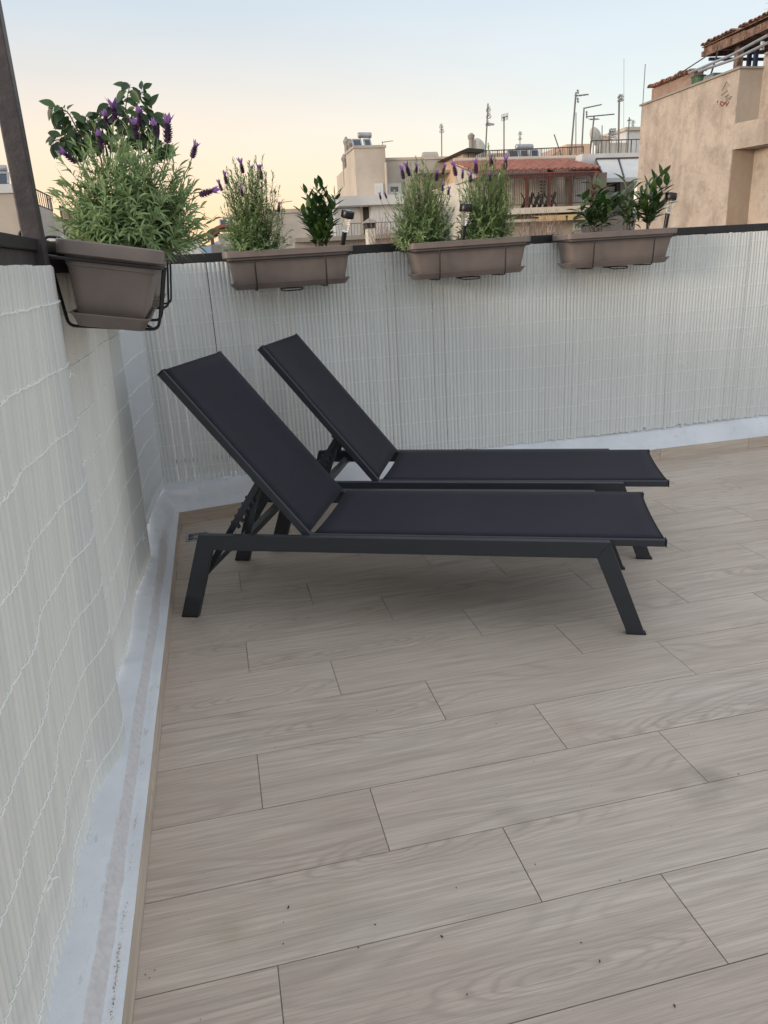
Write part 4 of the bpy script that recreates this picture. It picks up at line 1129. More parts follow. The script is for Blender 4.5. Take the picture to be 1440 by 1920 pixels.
# --- house with red tiled balcony roof
def tiled_house():
    Ye = 24.0; Yr = 26.6
    el = at(905, 325, Ye); er = at(1127, 313, Ye); rl = at(880, 307, Yr); rr_ = at(1092, 297, Yr)
    ze = (el.z + er.z) / 2; zr = (rl.z + rr_.z) / 2
    th = thing('balcony_house', 'house with a red tiled roof over a long balcony on dark red posts', 'building', ((el.x + er.x) / 2, Ye + 1, GZ), group='flat-roofed houses beyond the terrace')
    # pantile roof: corrugated sheet
    q = MB(); x0 = el.x - .1; x1 = er.x; nx = int((x1 - x0) / .035); ny = 14; vs = []
    for j in range(ny + 1):
        t = j / ny
        xr = x1 + (rr_.x - .45 - x1) * t
        for i in range(nx + 1):
            x = min(x0 + (x1 - x0) * i / nx, xr)
            c = abs(math.sin(math.pi * x / .22)); z = ze + (zr - ze) * t + .05 * c + .012 * (1 - (t * ny * 1.0) % 1) + .01 * mnoise.noise(Vector((x * 3, t * 5, 0)))
            vs.append((x, Ye + (Yr - Ye) * t, z - .0 + (.02 if j % 2 else 0)))
    q.add(vs, [(j * (nx + 1) + i, j * (nx + 1) + i + 1, (j + 1) * (nx + 1) + i + 1, (j + 1) * (nx + 1) + i) for j in range(ny) for i in range(nx)])
    rf = q.build('roof', M_red, th)
    sol = rf.modifiers.new('thick', 'SOLIDIFY'); sol.thickness = .04; sol.offset = -1
    q = MB(); q.tube([(x0, Yr, zr + .06), (rr_.x - .3, Yr, zr + .06)], .09, 8); q.build('ridge', M_beige, rf)
    q = MB(); q.box(x0, x1 - .05, Ye + .02, Ye + .14, ze - .20, ze - .06); q.build('fascia', M_redp, rf)
    q = MB(); q.prism([(Ye + .15, ze - .12), (Yr - .05, ze - .12), (Yr - .05, zr - .08)], x0 + .02, x0 + .12, ax='x'); q.build('gable_board', M_beige2, rf)
    Yw = Ye + 1.35; zs = at(1010, 389, Ye).z
    q = MB(); q.box(x0 + .1, x1 - .9, Yw, Yr + 3, GZ, ze - .02); q.build('wall', M_cream, th)
    q = MB(); q.box(x0 + .1, x1 - .2, Ye - .1, Yw - .003, zs - .18, zs); q.build('balcony_slab', M_cream, th)
    for px in (948, 988, 1030, 1071, 1112):
        p = at(px, 350, Ye + .08); q = MB(); q.box(p.x - .035, p.x + .035, Ye + .03, Ye + .13, zs, ze - .203); q.bar((p.x - .12, Ye + .08, ze - .21), (p.x, Ye + .08, ze - .32), .04, .04); q.bar((p.x + .12, Ye + .08, ze - .21), (p.x, Ye + .08, ze - .32), .04, .04); q.build('post', M_redp, th)
    railing(th, (x0 + .15, Ye - .02, zs + 1.0), (x1 - .25, Ye - .02, zs + 1.0), .9, 60, r=.012)
    # door with glazing bars, shutters, opening
    r = rect(1009, 334, 1025, 372, Yw); 
    q = MB(); q.box(r[0], r[1], Yw - .06, Yw - .003, zs, r[3]); d = q.build('door', M_cream, th)
    q = MB()
    for i in range(2):
        for j in range(5):
            w_ = (r[1] - r[0] - .12) / 2; h = (r[3] - zs - .5) / 5
            q.box(r[0] + .05 + i * w_, r[0] + .03 + (i + 1) * w_, Yw - .075, Yw - .061, zs + .45 + j * h, zs + .41 + (j + 1) * h)
    q.build('pane', M_glass, d)
    r = rect(995, 336, 1008, 372, Yw); q = MB(); q.box(r[0], r[1], Yw - .05, Yw - .003, zs, r[3]); q.build('shutter', M_cream, th)
    r = rect(1058, 328, 1097, 336, Yw); q = MB(); q.box(r[0], r[1], Yw - .09, Yw - .003, r[2], r[3]); q.build('blind_box', M_recess, th)
    r = rect(1074, 336, 1098, 372, Yw); q = MB(); q.box(r[0], r[1], Yw - .05, Yw - .003, zs, r[3]); q.build('roller_blind', M_white, th)
    r = rect(1058, 336, 1073, 372, Yw); q = MB(); q.box(r[0], r[1], Yw - .04, Yw - .003, zs, r[3]); q.build('recess', M_recess, th)
    r = rect(1100, 318, 1122, 372, Yw); q = MB(); q.box(r[0], r[1] + .3, Yw - .02, Yw + .5, zs, r[3] - .1); q.build('brick_wall', M_recess, th)
    r = rect(1025, 322, 1029, 328, Yw); q = MB(); q.lathe([(.02, .2), (.10, .16), (.12, 0), (.05, -.06)], ((r[0] + r[1]) / 2, Yw - .2, r[2]), 10); q.build('lantern', M_iron, th)
    # storey below: yellow awnings, lower windows
    r = rect(975, 398, 1130, 445, Ye + .5); q = MB(); q.box(x0 + .1, x1 - .3, Ye + .6, Yw - .01, GZ, zs - .183); q.build('lower_wall', M_beige2, th)
    for (a, b, c, d_) in ((1002, 396, 1052, 409), (1056, 396, 1090, 407)):
        r = rect(a, b, c, d_, Ye - .1); q = MB(); q.add([(r[0], Ye + .55, zs - .2), (r[1], Ye + .55, zs - .2), (r[1], Ye - .45, r[2] + .05), (r[0], Ye - .45, r[2] + .05), (r[0], Ye - .45, r[2] - .1), (r[1], Ye - .45, r[2] - .1)], [(0, 1, 2, 3), (3, 2, 5, 4)]); o = q.build('awning', M_awny, th)
        so2 = o.modifiers.new('thick', 'SOLIDIFY'); so2.thickness = .015
    for (a, b, c, d_) in ((981, 424, 991, 441), (1026, 421, 1040, 436), (1074, 417, 1088, 432)):
        window(th, a, b, c, d_, Ye + .597, .06, panes=2, sill=False)
    r = rect(965, 409, 1100, 414, Ye + .2); q = MB(); q.box(x0 + .1, x1 - .3, Ye + .1, Ye + .597, r[2], r[3]); q.build('lower_slab', M_cream, th)
    # potted things on the balcony
    return Ye, zs
Ye, zs = tiled_house()
def balcony_items():
    r = random.Random(3)
    for k, (px, lab) in enumerate(((1003, 'dark blanket heap of folded chairs on the long balcony beside the glazed door'),)):
        p = at(px, 380, Ye + .5); th = thing('folded_chairs', lab, 'chairs', (p.x, Ye + .5, zs))
        for i in range(6):
            x = p.x - .5 + .2 * i; q = MB(); q.bar((x, Ye + .4, zs), (x + .25, Ye + .55, zs + .38 + .1 * (i % 2)), .04, .12); q.bar((x + .25, Ye + .4, zs), (x, Ye + .5, zs + .5), .03, .04); q.build('chair', M_dark, th)
balcony_items()

# --- white house with awnings behind the ochre wall
def awning_house():
    Y = 27.0; r = rect(1092, 286, 1225, 300, Y); x0 = r[0]; x1 = r[1]; zt = at(1150, 287, Y).z
    th = thing('awning_house', 'white house with two sloping white awnings, between the tiled roof and the ochre building', 'building', (x0 + 1.5, Y + 1, GZ), group='flat-roofed houses beyond the terrace')
    q = MB(); q.box(x0 + .3, x1, Y + 1.2, Y + 6, GZ, zt - .45); q.build('wall', M_grayr, th)
    q = MB(); q.box(x0, x1, Y, Y + 6, zt - .42, zt); q.build('roof_slab', M_white, th)
    a = at(1117, 300, Y); b = at(1212, 300, Y); c = at(1134, 334, Y - 1.3); d = at(1214, 330, Y - 1.3); mid = .44
    for (s, e) in ((0, mid), (mid + .01, 1)):
        q = MB(); A = a.lerp(b, s); B = a.lerp(b, e); Cc = c.lerp(d, s); D = c.lerp(d, e); z0 = a.z; z1 = c.z
        A.z = B.z = z0; Cc.z = D.z = z1
        q.add([A, B, D, Cc, Cc + Vector((0, -.02, -.14)), D + Vector((0, -.02, -.14))], [(0, 1, 2, 3), (3, 2, 5, 4)]); o = q.build('awning', M_awn, th)
        so2 = o.modifiers.new('thick', 'SOLIDIFY'); so2.thickness = .012
        q = MB(); q.tube([A, Cc], .025, 6); q.tube([B, D], .025, 6); q.tube([A + Vector((0, 0, .04)), B + Vector((0, 0, .04))], .03, 6); q.build('awning_frame', M_iron, o)
    r = rect(1134, 338, 1158, 350, Y + 1.15); q = MB(); q.box(r[0], r[1], Y + 1.1, Y + 1.197, r[2], r[3]); q.build('opening', M_dark, th)
    r = rect(1128, 350, 1152, 374, Y + 1.1); q = MB()
    for j in range(8):
        z = r[2] + (r[3] - r[2]) * j / 8; q.box(r[0], r[1], Y + 1.08, Y + 1.197, z + .01, z + (r[3] - r[2]) / 8 - .012)
    q.build('slatted_shutter', M_awn, th)
    r = rect(1153, 340, 1160, 385, Y + 1.1); q = MB(); q.box(r[0], r[1], Y + 1.0, Y + 1.197, r[2], r[3]); q.build('dark_frame', M_dark, th)
    r = rect(1145, 392, 1215, 420, Y + .4); q = MB(); q.box(x0, x1, Y + .3, Y + 1.197, GZ, r[3] - .2); q.build('lower_wall', M_beige2, th)
    railing(th, at(1108, 264, Y + .2), at(1203, 261, Y + .2), .95, 10, r=.014)
    # roof structures
    r = rect(1174, 245, 1206, 290, Y + 2.2); q = MB(); q.box(r[0], r[1], Y + 2.2, Y + 4, zt, r[3]); q.build('roof_room', M_white, th)
    q = MB(); q.box(r[0] - .1, r[1], Y + 2.1, Y + 4.1, r[3] + .002, r[3] + .12); q.build('roof_room_cap', M_beige, th)
    r = rect(1140, 250, 1173, 272, Y + 3.5); q = MB(); q.box(r[0], r[1] + .1, Y + 3.5, Y + 4.5, zt, r[3]); q.build('grey_cabinet', M_grayr, th)
    r = rect(1126, 268, 1180, 289, Y + 1.2); q = MB(); q.box(r[0], r[1], Y + 1.3, Y + 1.36, zt + .05, r[3]); q.build('dark_screen', M_dark, th)
    q = MB(); n = 18
    for i in range(n):
        x = r[0] + (r[1] - r[0]) * i / n; q.box(x, x + .06, Y + 1.24, Y + 1.297, zt + .15, r[3] + .01)
    q.build('pickets', M_cream, th)
    return Y, zt
Yaw, zaw = awning_house()

# --- ochre building on the right
def ochre_building():
    XW = 13.2; YN = 17.86; YF = 22.21; zt = 5.395
    x1 = 13.837; 
    th = thing('ochre_building', 'big stained ochre building with a deep notch and a tall recess filling the right side', 'building', (16, 18, GZ), group='flat-roofed houses beyond the terrace')
    q = MB(); q.box(XW, 20, YN, YF, GZ, zt); q.build('wall', M_orange, th)
    zb = at(1405, 280, YN).z; zn = at(1418, 231, YN).z
    q = MB(); q.box(x1, 20, 8.0, YN - .003, GZ, zt + .28); q.build('near_wall', M_orange, th)
    q = MB(); q.prism([(XW + .001, YN - .003), (x1 - .003, YN - .003), (x1 - .003, YN - 2.2)], zb, zn, ax='z'); q.build('lintel', M_orange, th)
    q = MB(); q.box(XW + .02, x1 - .003, YN - .012, YN - .003, zn + .01, zt - .002); q.build('notch_face', M_notch, th)
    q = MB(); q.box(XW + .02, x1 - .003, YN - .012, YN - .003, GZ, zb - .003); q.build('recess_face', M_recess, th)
    q = MB(); q.box(XW - .05, 20.05, YN - .05, YF + .05, zt + .002, zt + .05); q.build('coping', M_grayr, th)
    q = MB(); q.box(x1 - .04, 20.05, 8, YN - .06, zt + .283, zt + .33); q.build('near_coping', M_beige, th)
    # rough marks chalked on the wall
    q = MB()
    def mk(l, rr):
        ps = [atx(x, y, XW - .012) for x, y in l]; q.tube(ps, rr, 4)
    mk([(1353, 170), (1362, 153), (1367, 160)], .012); mk([(1356, 162), (1364, 170), (1352, 178)], .012); mk([(1358, 182), (1366, 176), (1370, 184), (1361, 190)], .012); mk([(1365, 178), (1360, 186), (1372, 180)], .010)
    q.build('dark_graffiti', M_grayr, th)
    q = MB(); mk([(1352, 190), (1350, 196), (1355, 199), (1358, 193), (1352, 190)], .012); mk([(1358, 196), (1361, 190), (1362, 199), (1366, 191)], .012); mk([(1346, 188), (1345, 193)], .01)
    q.build('red_graffiti', M_redp, th)
    # terrace bits: tile-topped low wall
    a = atx(1222, 175, XW + .5); b = atx(1300, 150, XW + .5)
    ylo = b.y; yhi = a.y
    th2 = thing('tiled_parapet', 'brown low wall with a ragged row of roof tiles on top, on the ochre roof', 'wall', (XW + .8, (ylo + yhi) / 2, zt))
    ztop = atx(1225, 166, XW + .5).z; 
    q = MB(); q.box(XW + .5, XW + .8, ylo, yhi, zt + .055, zt + .16); q.build('base', M_cream, th2)
    q = MB(); q.box(XW + .5, XW + .8, ylo, yhi, zt + .163, ztop); q.build('wall', M_brownr, th2)
    q = MB(); r = random.Random(8); n = 17
    for i in range(n):
        y = ylo + (yhi - ylo) * (i + .5) / n
        pr = [(.13 * math.cos(t), .085 * math.sin(t)) for t in [math.pi * k / 8 for k in range(9)]] + [(.10 * math.cos(t), .06 * math.sin(t)) for t in [math.pi * (8 - k) / 8 for k in range(9)]]
        dz = ztop + r.uniform(-.0, .04)
        q.prism([(y + u, dz + v) for u, v in pr], XW + .36 + r.uniform(-.05, .05), XW + .85, ax='x')
    q.build('ridge_tiles', M_oldred, th2)
    # green tub and grey corrugated box
    def onroof(px, py, xx): return atx(px, py, xx)
    g = onroof(1309, 160, XW + .55); gt = onroof(1309, 143, XW + .55)
    th3 = thing('green_tub', 'green plastic tub standing on the edge of the ochre roof', 'tub', (g.x, g.y, zt + .05))
    q = MB(); rad = .19; hh = max(.25, gt.z - zt - .06); q.lathe([(rad * .78, 0), (rad, hh * .93), (rad * 1.08, hh * .93), (rad * 1.08, hh), (rad * .95, hh), (rad * .9, hh * .6)], (g.x, g.y, zt + .055), 20); q.build('body', M_green, th3, smooth=True)
    g = onroof(1336, 150, XW + .9)
    th4 = thing('corrugated_box', 'grey corrugated sheet box behind the green tub on the ochre roof', 'box', (g.x, g.y, zt + .05))
    q = MB(); n = 12
    q.box(g.x - .3, g.x + .3, g.y - .45, g.y + .45, zt + .055, g.z + .08)
    for i in range(n): q.tube([(g.x - .305, g.y - .42 + .84 * i / (n - 1), zt + .06), (g.x - .305, g.y - .42 + .84 * i / (n - 1), g.z + .07)], .03, 6)
    q.build('body', M_steel, th4)
ochre_building()
def pergola():
    XW = 13.2; zt = 5.395
    th = thing('wooden_pergola', 'decaying timber and tile canopy on blue posts over the ochre roof', 'canopy', (14.5, 16.5, 5.4))
    YA = 18.9
    r = random.Random(17)
    # canopy plank edge running toward the camera, rising slightly
    A = atx(1320, 100, 13.9); B = atx(1440, 48, 13.9)
    zA = A.z; yA = A.y; zB = zA + .12; yB = 12.5
    def E_(t, x): return Vector((x, yA + (yB - yA) * t, zA + (zB - zA) * t))
    m = MB(); tt = 0
    while tt < 1:
        t2 = min(1, tt + r.uniform(.12, .3)); j = r.uniform(-.02, .02)
        m.bar(E_(tt, 13.9 + j) + Vector((0, 0, r.uniform(-.03, .02))), E_(t2 - .004, 13.9 + j) + Vector((0, 0, r.uniform(-.03, .02))), .06, r.uniform(.15, .23)); tt = t2
    m.build('edge_beam', M_oldwood, th)
    m = MB()
    for k in range(14):
        t = k / 14; p = E_(t, 13.85); m.bar(p + Vector((0, 0, -.02)), p + Vector((3.5, 0, .12)), .09, .12)
    m.build('rafters', M_oldwood, th)
    m = MB()
    for k in range(46):
        t = (k + .5) / 46; p = E_(t, 13.75 + r.uniform(-.05, .03)); p.z += .16
        if r.random() < .06: continue
        for xx in range(5):
            y = p.y; pr = [(.085 * math.cos(a), .06 * math.sin(a)) for a in [math.pi * q / 6 for q in range(7)]] + [(.065 * math.cos(a), .04 * math.sin(a)) for a in [math.pi * (6 - q) / 6 for q in range(7)]]
            dz = p.z + .06 * xx + r.uniform(-.015, .02)
            m.prism([(y + u, dz + v) for u, v in pr], p.x + .62 * xx, p.x + .66 + .62 * xx, ax='x')
    m.build('roof_tiles', M_oldred, th)
    m = MB(); m.add([E_(0, 13.82) + Vector((0, 0, .125)), E_(1, 13.82) + Vector((0, 0, .125)), E_(1, 17) + Vector((0, 0, .35)), E_(0, 17) + Vector((0, 0, .35)), E_(0, 13.82) + Vector((0, 0, .145)), E_(1, 13.82) + Vector((0, 0, .145)), E_(1, 17) + Vector((0, 0, .37)), E_(0, 17) + Vector((0, 0, .37))],
                    [(0, 1, 2, 3), (7, 6, 5, 4), (0, 4, 5, 1), (1, 5, 6, 2), (2, 6, 7, 3), (3, 7, 4, 0)]); m.build('boarding', M_oldwood, th)
    # orange rag of membrane hanging over the edge
    for (y, c) in ((.36, M_rust), (.58, M_rust)):
        p = E_(y, 13.84); m = MB(); m.add([p + Vector((-.02, -.13, .20)), p + Vector((-.02, .16, .20)), p + Vector((-.03, .10, .02)), p + Vector((-.03, -.02, -.14)), p + Vector((-.03, -.16, -.05))], [(0, 1, 2, 3, 4)]); o = m.build('rusty_patch', c, th)
        so2 = o.modifiers.new('thick', 'SOLIDIFY'); so2.thickness = .02
    # posts and frame
    for px in (1384, 1404, 1416):
        t = atx(px, 118, 14.2 + (.0 if px < 1390 else .5)); m = MB(); w_ = .16 if px < 1390 else .09
        m.box(t.x - w_ / 2, t.x + w_ / 2, t.y - w_ / 2, t.y + w_ / 2, zt + .055, zA - .08); m.build('post', M_oldwood if px < 1390 else M_blue, th)
    m = MB(); p = E_(.02, 14.2); m.bar((14.0, yA - .1, zA - .16), (17.2, yA - .1, zA - .16), .06, .07); m.bar((14.0, 16.6, zA - .10), (17.2, 16.6, zA - .10), .06, .07); m.build('cross_beam', M_blue, th)
    m = MB(); a = atx(1346, 97, 13.9); b = atx(1335, 146, 13.9); m.tube([a, (a.x, a.y + .35, zt + .06)], .025, 6); m.build('prop', M_iron, th)
    # pipes running down beside the roof
    th2 = thing('pipe_rails', 'pair of sloping metal pipes crossing above the ochre roof below the timber canopy', 'pipes', (13.5, 17, 5.6))
    for (l, rr, mt) in ((((1262, 146), (1322, 107)), .016, M_iron), (((1292, 137), (1372, 103), (1440, 66)), .035, M_steel), (((1310, 134), (1380, 110), (1440, 80)), .035, M_steel)):
        m = MB(); n = len(l)
        m.tube([atx(x, y, 13.35 + .02 * i) for i, (x, y) in enumerate(l)], rr, 8); m.build('pipe', mt, th2, smooth=True)
    m = MB(); a = atx(1430, 78, 13.45); m.tube([a, (a.x, a.y, 5.7)], .05, 8); m.build('upright', M_steel, th2, smooth=True)
    th3 = thing('palm_plant', 'spiky leaf tips of a palm poking in at the top right corner of the photo', 'plant', (15.0, 13.5, 5.7))
    m = MB(); c = atx(1475, 22, 15); r2 = random.Random(2)
    for k in range(26):
        a = math.radians(-80 + 200 * k / 25 + r2.uniform(-5, 5)); d = Vector((-abs(math.cos(a)) * .9 if k % 2 else math.cos(a), r2.uniform(-.5, .5), math.sin(a)))
        leaf(m, c, d, Vector((0, 0, 1)), .62, .05, .3, r2.random() * .6, 5, .2)
    m.build('leaves', M_gloss, th3, recalc=False)
    m = MB(); m.tube([(c.x, c.y, 5.7), c], .06, 8); m.build('trunk', M_bark, th3)
M_rust = simple('orange_rust_patch', (.42, .12, .045), .8, var=.3, scale=6)
pergola()

# --- left side
def left_buildings():
    Y = 22.0; a = at(-30, 362, Y); b = at(24, 362, Y)
    th = thing('left_beige_building', 'beige building with a pale parapet at the left edge, behind the tall post', 'building', (b.x - 1, Y + 1, GZ), group='flat-roofed houses beyond the terrace')
    m = MB(); m.box(b.x - 6, b.x, Y, Y + 1.4, GZ, b.z); m.build('wall', M_beige, th)
    m = MB(); m.box(b.x - 6, b.x + .15, Y - .05, Y + 1.45, b.z + .003, at(20, 345, Y).z); m.build('parapet', M_white, th)
    m = MB(); r = rect(22, 345, 30, 352, Y); m.box(r[0], r[1], Y, Y + .3, r[2], r[3]); m.build('roof_bracket', M_oldwood, th)
    heater('solar water heater with one slanted panel at the left edge of the photo', -12, 19, 309, 322, 345, Y + .5, 1, tankpx=(-14, 13), lean=.35)
    # terraced apartment block receding
    Xf = -5.4
    A = atx(66, 382, Xf); B_ = atx(104, 400, Xf)
    z1 = A.z
    th = thing('terraced_apartments', 'distant stepped apartment block with awnings and railings right of the tall post', 'building', (Xf - 3, 28, GZ), group='flat-roofed houses beyond the terrace')
    ys = [atx(p, 400, Xf).y for p in (62, 100, 113, 121)]
    zz = [atx(66, 382, Xf).z, atx(104, 405, Xf).z, atx(116, 417, Xf).z]
    for k in range(3):
        m = MB(); m.box(Xf - 8, Xf, ys[k], ys[k + 1] - .01, GZ, zz[k]); m.build('wall', M_beige if k % 2 else M_beige2, th)
    for j, (zc, d) in enumerate(((zz[0] - 1.1, .9), (zz[0] - 2.1, 1.2), (zz[0] - 3.2, 1.3))):
        m = MB(); m.box(Xf + .003, Xf + d, ys[0], ys[3], zc - .14, zc); m.build('balcony_slab', M_white, th)
        if j < 2:
            m = MB(); m.add([(Xf + .01, ys[0], zc + .0), (Xf + .01, ys[2], zc), (Xf + d + .3, ys[2], zc - .45), (Xf + d + .3, ys[0], zc - .45)], [(0, 1, 2, 3)]); o = m.build('awning', M_awn, th); s2 = o.modifiers.new('t', 'SOLIDIFY'); s2.thickness = .03
        railing(th, (Xf + d - .03, ys[0], zc + .95), (Xf + d - .03, ys[3], zc + .95), .9, 30, r=.02)
    m = MB(); m.box(Xf + 1.15, Xf + 1.2, ys[0] + .5, ys[0] + 3, zz[0] - 3.1, zz[0] - 2.3); m.build('red_cloth', M_redp, th)
    railing(th, (Xf, ys[0], zz[0] + .5), (Xf, ys[1], zz[0] + .5), .5, 10, name='roof_railing', r=.02)
    Y = 75; r = rect(118, 418, 190, 450, Y)
    th = thing('far_beige_block', 'small far beige block on the skyline between the post and the big lavender', 'building', (r[0], Y, GZ), group='flat-roofed houses beyond the terrace')
    m = MB(); m.box(r[0], r[1], Y, Y + 8, GZ, r[3]); m.build('wall', M_beige, th)
    r2 = rect(119, 411, 130, 418, Y + 2); m = MB(); m.box(r2[0], r2[1], Y + 2, Y + 5, r[3], r2[3]); m.build('roof_room', M_oldwood, th)
    # red roofed hut
    Y = 34; r = rect(398, 440, 470, 470, Y)
    th = thing('red_roofed_hut', 'small house with a red tiled roof just left of the second planter lavender', 'building', (r[0] + 1, Y, GZ), group='flat-roofed houses beyond the terrace')
    zr = Z(415, 430, Y); ze = Z(395, 443, Y)
    xl, xr, xm = X(389, 440, Y), X(450, 440, Y), X(416, 435, Y)
    m = MB(); m.box(xm - .1, xr, Y + .3, Y + 4, GZ, ze + .1); m.build('wall', M_cream, th)
    m = MB(); m.bar((xl, Y + .1, ze), (xm, Y + .1, zr), .12, .14); m.bar((xl, Y + 3.6, ze), (xm, Y + 3.6, zr), .12, .14); m.build('roof_beams', M_oldwood, th)
    m = MB(); m.prism([(xl, ze + .08), (xm, zr + .08), (xr, ze + .3), (xr, ze + .42), (xm, zr + .2), (xl, ze + .2)], Y, Y + 4); m.build('roof', M_red, th)
    m = MB(); m.box(xl + .1, xl + .25, Y + .1, Y + .25, GZ, ze); m.build('post', M_oldwood, th)
    m = MB(); r = rect(396, 457, 470, 475, Y - 2); m.box(r[0], r[1], Y - 2, Y - 1.8, GZ, r[3]); m.build('yard_wall', M_grayr, th)
    heater('small solar water heater above the red roofed house, left of the second planter lavender', 414, 440, 407, 411, 428, 36, 2, lean=.3)
    Y = 48; r = rect(340, 452, 378, 478, Y)
    th = thing('low_white_building', 'low white building just above the far rail, right of the big lavender', 'building', (r[0], Y, GZ), group='flat-roofed houses beyond the terrace')
    m = MB(); m.box(r[0] - 6, r[1], Y, Y + 6, GZ, r[3]); m.build('wall', M_white, th)
    m = MB(); m.box(r[0] - 6.05, r[1] + .05, Y - .05, Y + 6.05, r[3] + .003, r[3] + .15); m.build('roof_edge', M_grayr, th)
left_buildings()

# --- antennas
def antenna(label, px, pb, pt, Y, kind='yagi', lean=0, bpx=None, r=.022, curved=0):
    t = at(px, pt, Y); b = at(px - lean, pb, Y); zb = b.z
    th = thing('antenna', label, 'antenna', (b.x, Y, zb), group='television antennas on the roofs')
    m = MB(); m.tube([(b.x, Y, zb - .3), t], r, 6); m.build('mast', M_dullmetal, th)
    if kind in ('yagi', 'double', 'long'):
        for (x0, y0, x1, y1, ne, el) in (bpx or []):
            a = at(x0, y0, Y); c = at(x1, y1, Y)
            q = MB(); q.tube([a, c], r * .75, 6); d = (c - a)
            for k in range(ne):
                p = a + d * ((k + .5) / ne); L = el * (1 - .4 * k / ne)
                q.tube([p + Vector((0, -L, -L * .25)), p + Vector((0, L, L * .25))], r * .45, 4)
            q.build('boom', M_dullmetal, th)
    if kind == 'loops':
        for (x0, y0, x1, y1) in bpx:
            q = MB(); c = at((x0 + x1) / 2, (y0 + y1) / 2, Y); hw = abs(X(x1, y0, Y) - X(x0, y0, Y)) / 2; hh = abs(Z(x0, y0, Y) - Z(x0, y1, Y)) / 2
            q.tube([c + Vector((hw * math.cos(a), .1 * math.sin(a * 2), hh * math.sin(a))) for a in [2 * math.pi * k / 14 for k in range(14)]], r * .6, 4, closed=True)
            q.tube([c + Vector((-hw, 0, hh)), c + Vector((hw, 0, -hh))], r * .5, 4); q.tube([c + Vector((-hw, 0, -hh)), c + Vector((hw, 0, hh))], r * .5, 4)
            q.tube([c, Vector((t.x, Y, c.z))], r * .6, 4)
            q.build('loop_element', M_steel, th)
    if kind == 'tee':
        for (x0, y0, x1, y1, ne, el) in bpx:
            a = at(x0, y0, Y); c = at(x1, y1, Y); q = MB(); q.tube([a, c], r * .7, 6)
            for k in range(ne + 1):
                p = a.lerp(c, k / ne); q.tube([p + Vector((0, 0, -el)), p + Vector((0, 0, el))], r * .5, 4)
            q.build('crossbar', M_dullmetal, th)
    return th
antenna('short antenna with a boom pointing right at the corner of the tall beige building roof', 717, 277, 265, 30.5, 'yagi', bpx=[(716, 267, 737, 264, 4, .2)], r=.014)
antenna('lone antenna rising from the low wing right of the tall beige building', 828, 302, 236, 30.8, 'loops', bpx=[(825, 232, 830, 240), (825, 241, 832, 249)], r=.022)
antenna('tall leaning antenna with stacked zigzag elements left of the steel tank', 915, 312, 194, 28.6, 'loops', lean=7, bpx=[(913, 199, 919, 209), (913, 211, 920, 222), (912, 226, 917, 236), (914, 231, 926, 235)], r=.026)
antenna('t-shaped antenna with a short comb top, right of the tall leaning zigzag antenna', 945, 290, 220, 28.8, 'tee', bpx=[(941, 221, 952, 218, 4, .12)], r=.024)
antenna('thin antenna with small rings standing behind the long grey solar heater', 975, 290, 247, 30.5, 'loops', bpx=[(973, 246, 978, 253), (973, 256, 977, 262)], r=.018)
antenna('bare diagonal stick leaning left above the terrace railing', 1039, 276, 252, 28.9, 'bare', lean=-14, r=.022)
antenna('tall antenna on a leaning mast with a short forked boom at its top', 1080, 296, 173, 28.2, 'double', lean=11, bpx=[(1079, 180, 1103, 177, 3, .25), (1083, 168, 1084, 176, 2, .1), (1083, 183, 1084, 193, 2, .1)], r=.032)
antenna('bare thin mast right beside the tall forked antenna', 1080, 272, 211, 29, 'bare', r=.018)
antenna('antenna with a knobbly boom sloping up to the right, left of the roof dish', 1095, 268, 203, 27.9, 'yagi', lean=4, bpx=[(1095, 203, 1128, 196, 9, .12), (1100, 208, 1100, 222, 3, .08)], r=.028)
antenna('antenna with the longest level boom, just above the roof dish', 1114, 262, 217, 27.6, 'long', lean=6, bpx=[(1099, 219, 1152, 214, 7, .16), (1106, 224, 1122, 223, 3, .25)], r=.028)
antenna('thin cross-shaped pole between the roof dish and the curly antenna', 1129, 287, 235, 27.5, 'tee', bpx=[(1125, 257, 1136, 256, 2, .04)], r=.018)
antenna('curly antenna with a row of curved reflector blades on the awning house roof', 1143, 288, 243, 27.6, 'loops', bpx=[(1143, 241, 1147, 253), (1147, 241, 1151, 253), (1151, 241, 1155, 253), (1142, 255, 1156, 261)], r=.022)
antenna('thick mast topped by two square loops, left of the white roof room', 1161, 292, 180, 27.4, 'loops', lean=1, bpx=[(1160, 177, 1168, 184), (1160, 184, 1168, 190)], r=.034)
antenna('very tall hair-thin whip mast above the white roof room', 1170, 262, 110, 30, 'bare', r=.007)
antenna('dark mast in front of the white roof room', 1180, 280, 220, 27.7, 'tee', lean=3, bpx=[(1177, 226, 1183, 225, 2, .03)], r=.024)
antenna('small looped antenna on the cap of the white roof room', 1187, 243, 226, 29.5, 'loops', bpx=[(1184, 225, 1190, 232), (1184, 233, 1189, 240)], r=.018)
antenna('tall dark whip at the far corner of the ochre building', 1210, 197, 120, 22.3, 'bare', lean=5, r=.012)
antenna('faint antenna with a level boom between the second planter lavender and the small dark shrub', 527, 400, 380, 54.5, 'yagi', bpx=[(524, 380, 548, 377, 5, .25)], r=.025)
antenna('small leaning antenna on the stepped apartment block at the left', 93, 394, 370, 32, 'tee', lean=-4, bpx=[(90, 374, 98, 372, 2, .10)], r=.022)
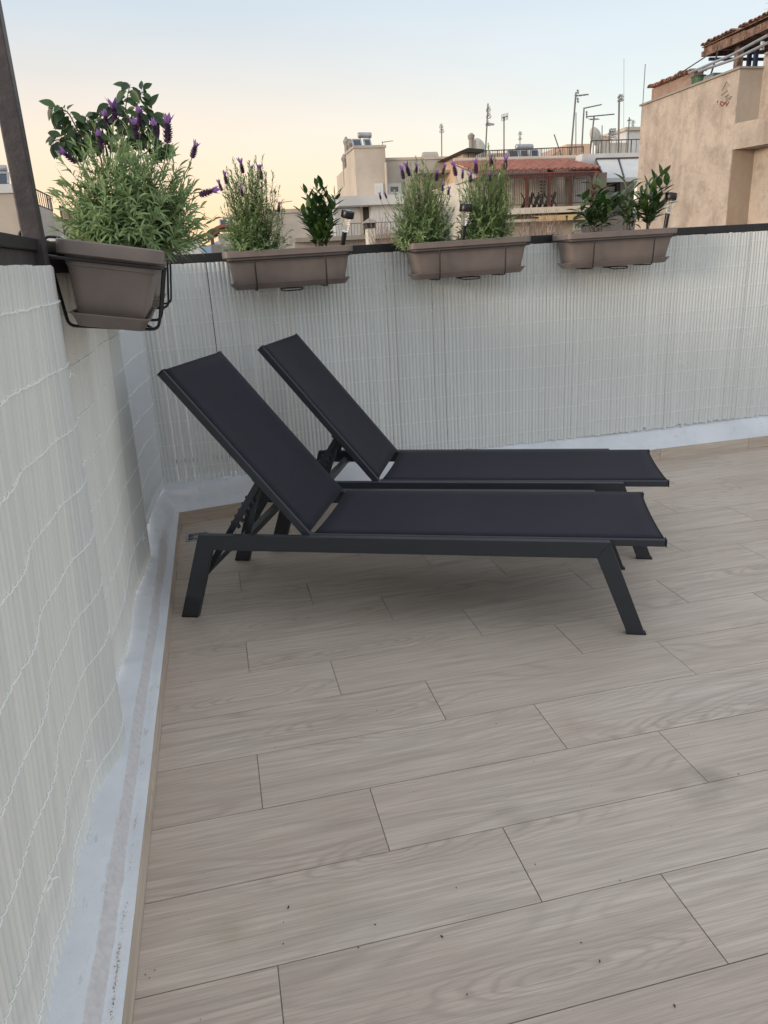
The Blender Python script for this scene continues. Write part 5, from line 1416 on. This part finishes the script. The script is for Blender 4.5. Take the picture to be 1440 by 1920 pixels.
def dish(label, px, py, rad, Y):
    c = at(px, py, Y); th = thing('satellite_dish', label, 'satellite dish', (c.x, c.y, c.z - rad * 1.5))
    M = Euler((math.radians(78), 0, math.radians(25))).to_matrix()
    m = MB(); m.lathe([(.001, .10), (rad * .5, .07), (rad * .85, .02), (rad, -.03), (rad * 1.0, -.05), (rad * .84, 0), (rad * .5, .05), (.001, .08)], c, 24, M); m.build('reflector', M_cream, th, smooth=True)
    m = MB(); m.tube([c + Vector((0, .12, 0)), c + Vector((0, .2, -.1)), c + Vector((0, .2, -rad * 2.2))], .03, 8); m.build('pole', M_steel, th)
    m = MB(); m.tube([c + Vector((0, -.02, -rad * .9)), c + Vector((.05, -rad * 1.0, -rad * .35))], .012, 6); m.lathe([(.03, -.04), (.04, .04)], c + Vector((.05, -rad, -rad * .32)), 8); m.build('arm', M_steel, th)
dish('round pale satellite dish beside the flue of the peach stair block', 899, 279, .42, 30.5)
dish('oval satellite dish on the roof between the knobbly antenna and the curly antenna', 1118, 255, .33, 27.8)

# --- bare shrubs rising from below
def bare_shrub(label, cx, Y, seed, n, px0, px1, ptop):
    r = random.Random(seed); b = at(cx, 520, Y); th = thing('bare_shrub', label, 'shrub', (b.x, Y, -4)); m = MB()
    base = Vector((b.x, Y, -4))
    for i in range(n):
        tp = at(r.uniform(px0, px1), r.uniform(ptop, ptop + 45), Y + r.uniform(-.5, .5)); s = Vector((b.x + r.uniform(-.3, .3), Y, b.z - 1))
        ps = bez(s, s.lerp(tp, .5) + Vector((r.gauss(0, .12), 0, .1)), tp, 6); m.tube(ps, [.016, .014, .012, .01, .008, .006, .004], 4)
        for k in range(5):
            p = ps[2 + k % 4]; d = (tp - s).normalized(); q = p + (d + Vector((r.uniform(-.7, .7), r.uniform(-.5, .5), .1))) * r.uniform(.25, .6); m.tube([p, p.lerp(q, .5) + Vector((0, 0, .03)), q], [.007, .005, .003], 3)
    m.build('branches', M_twig, th, recalc=False)
    m = MB(); m.tube([base, Vector((b.x, Y, b.z - 1))], [.09, .05], 8); m.build('trunk', M_twig, th)
bare_shrub('bare purplish shrub in front of the long balcony, left of the round-leaved shrub', 1010, 19, 5, 46, 962, 1062, 392)
bare_shrub('bare twiggy shrub between the white chimney and the leaning lavender', 722, 17, 6, 26, 690, 770, 405)
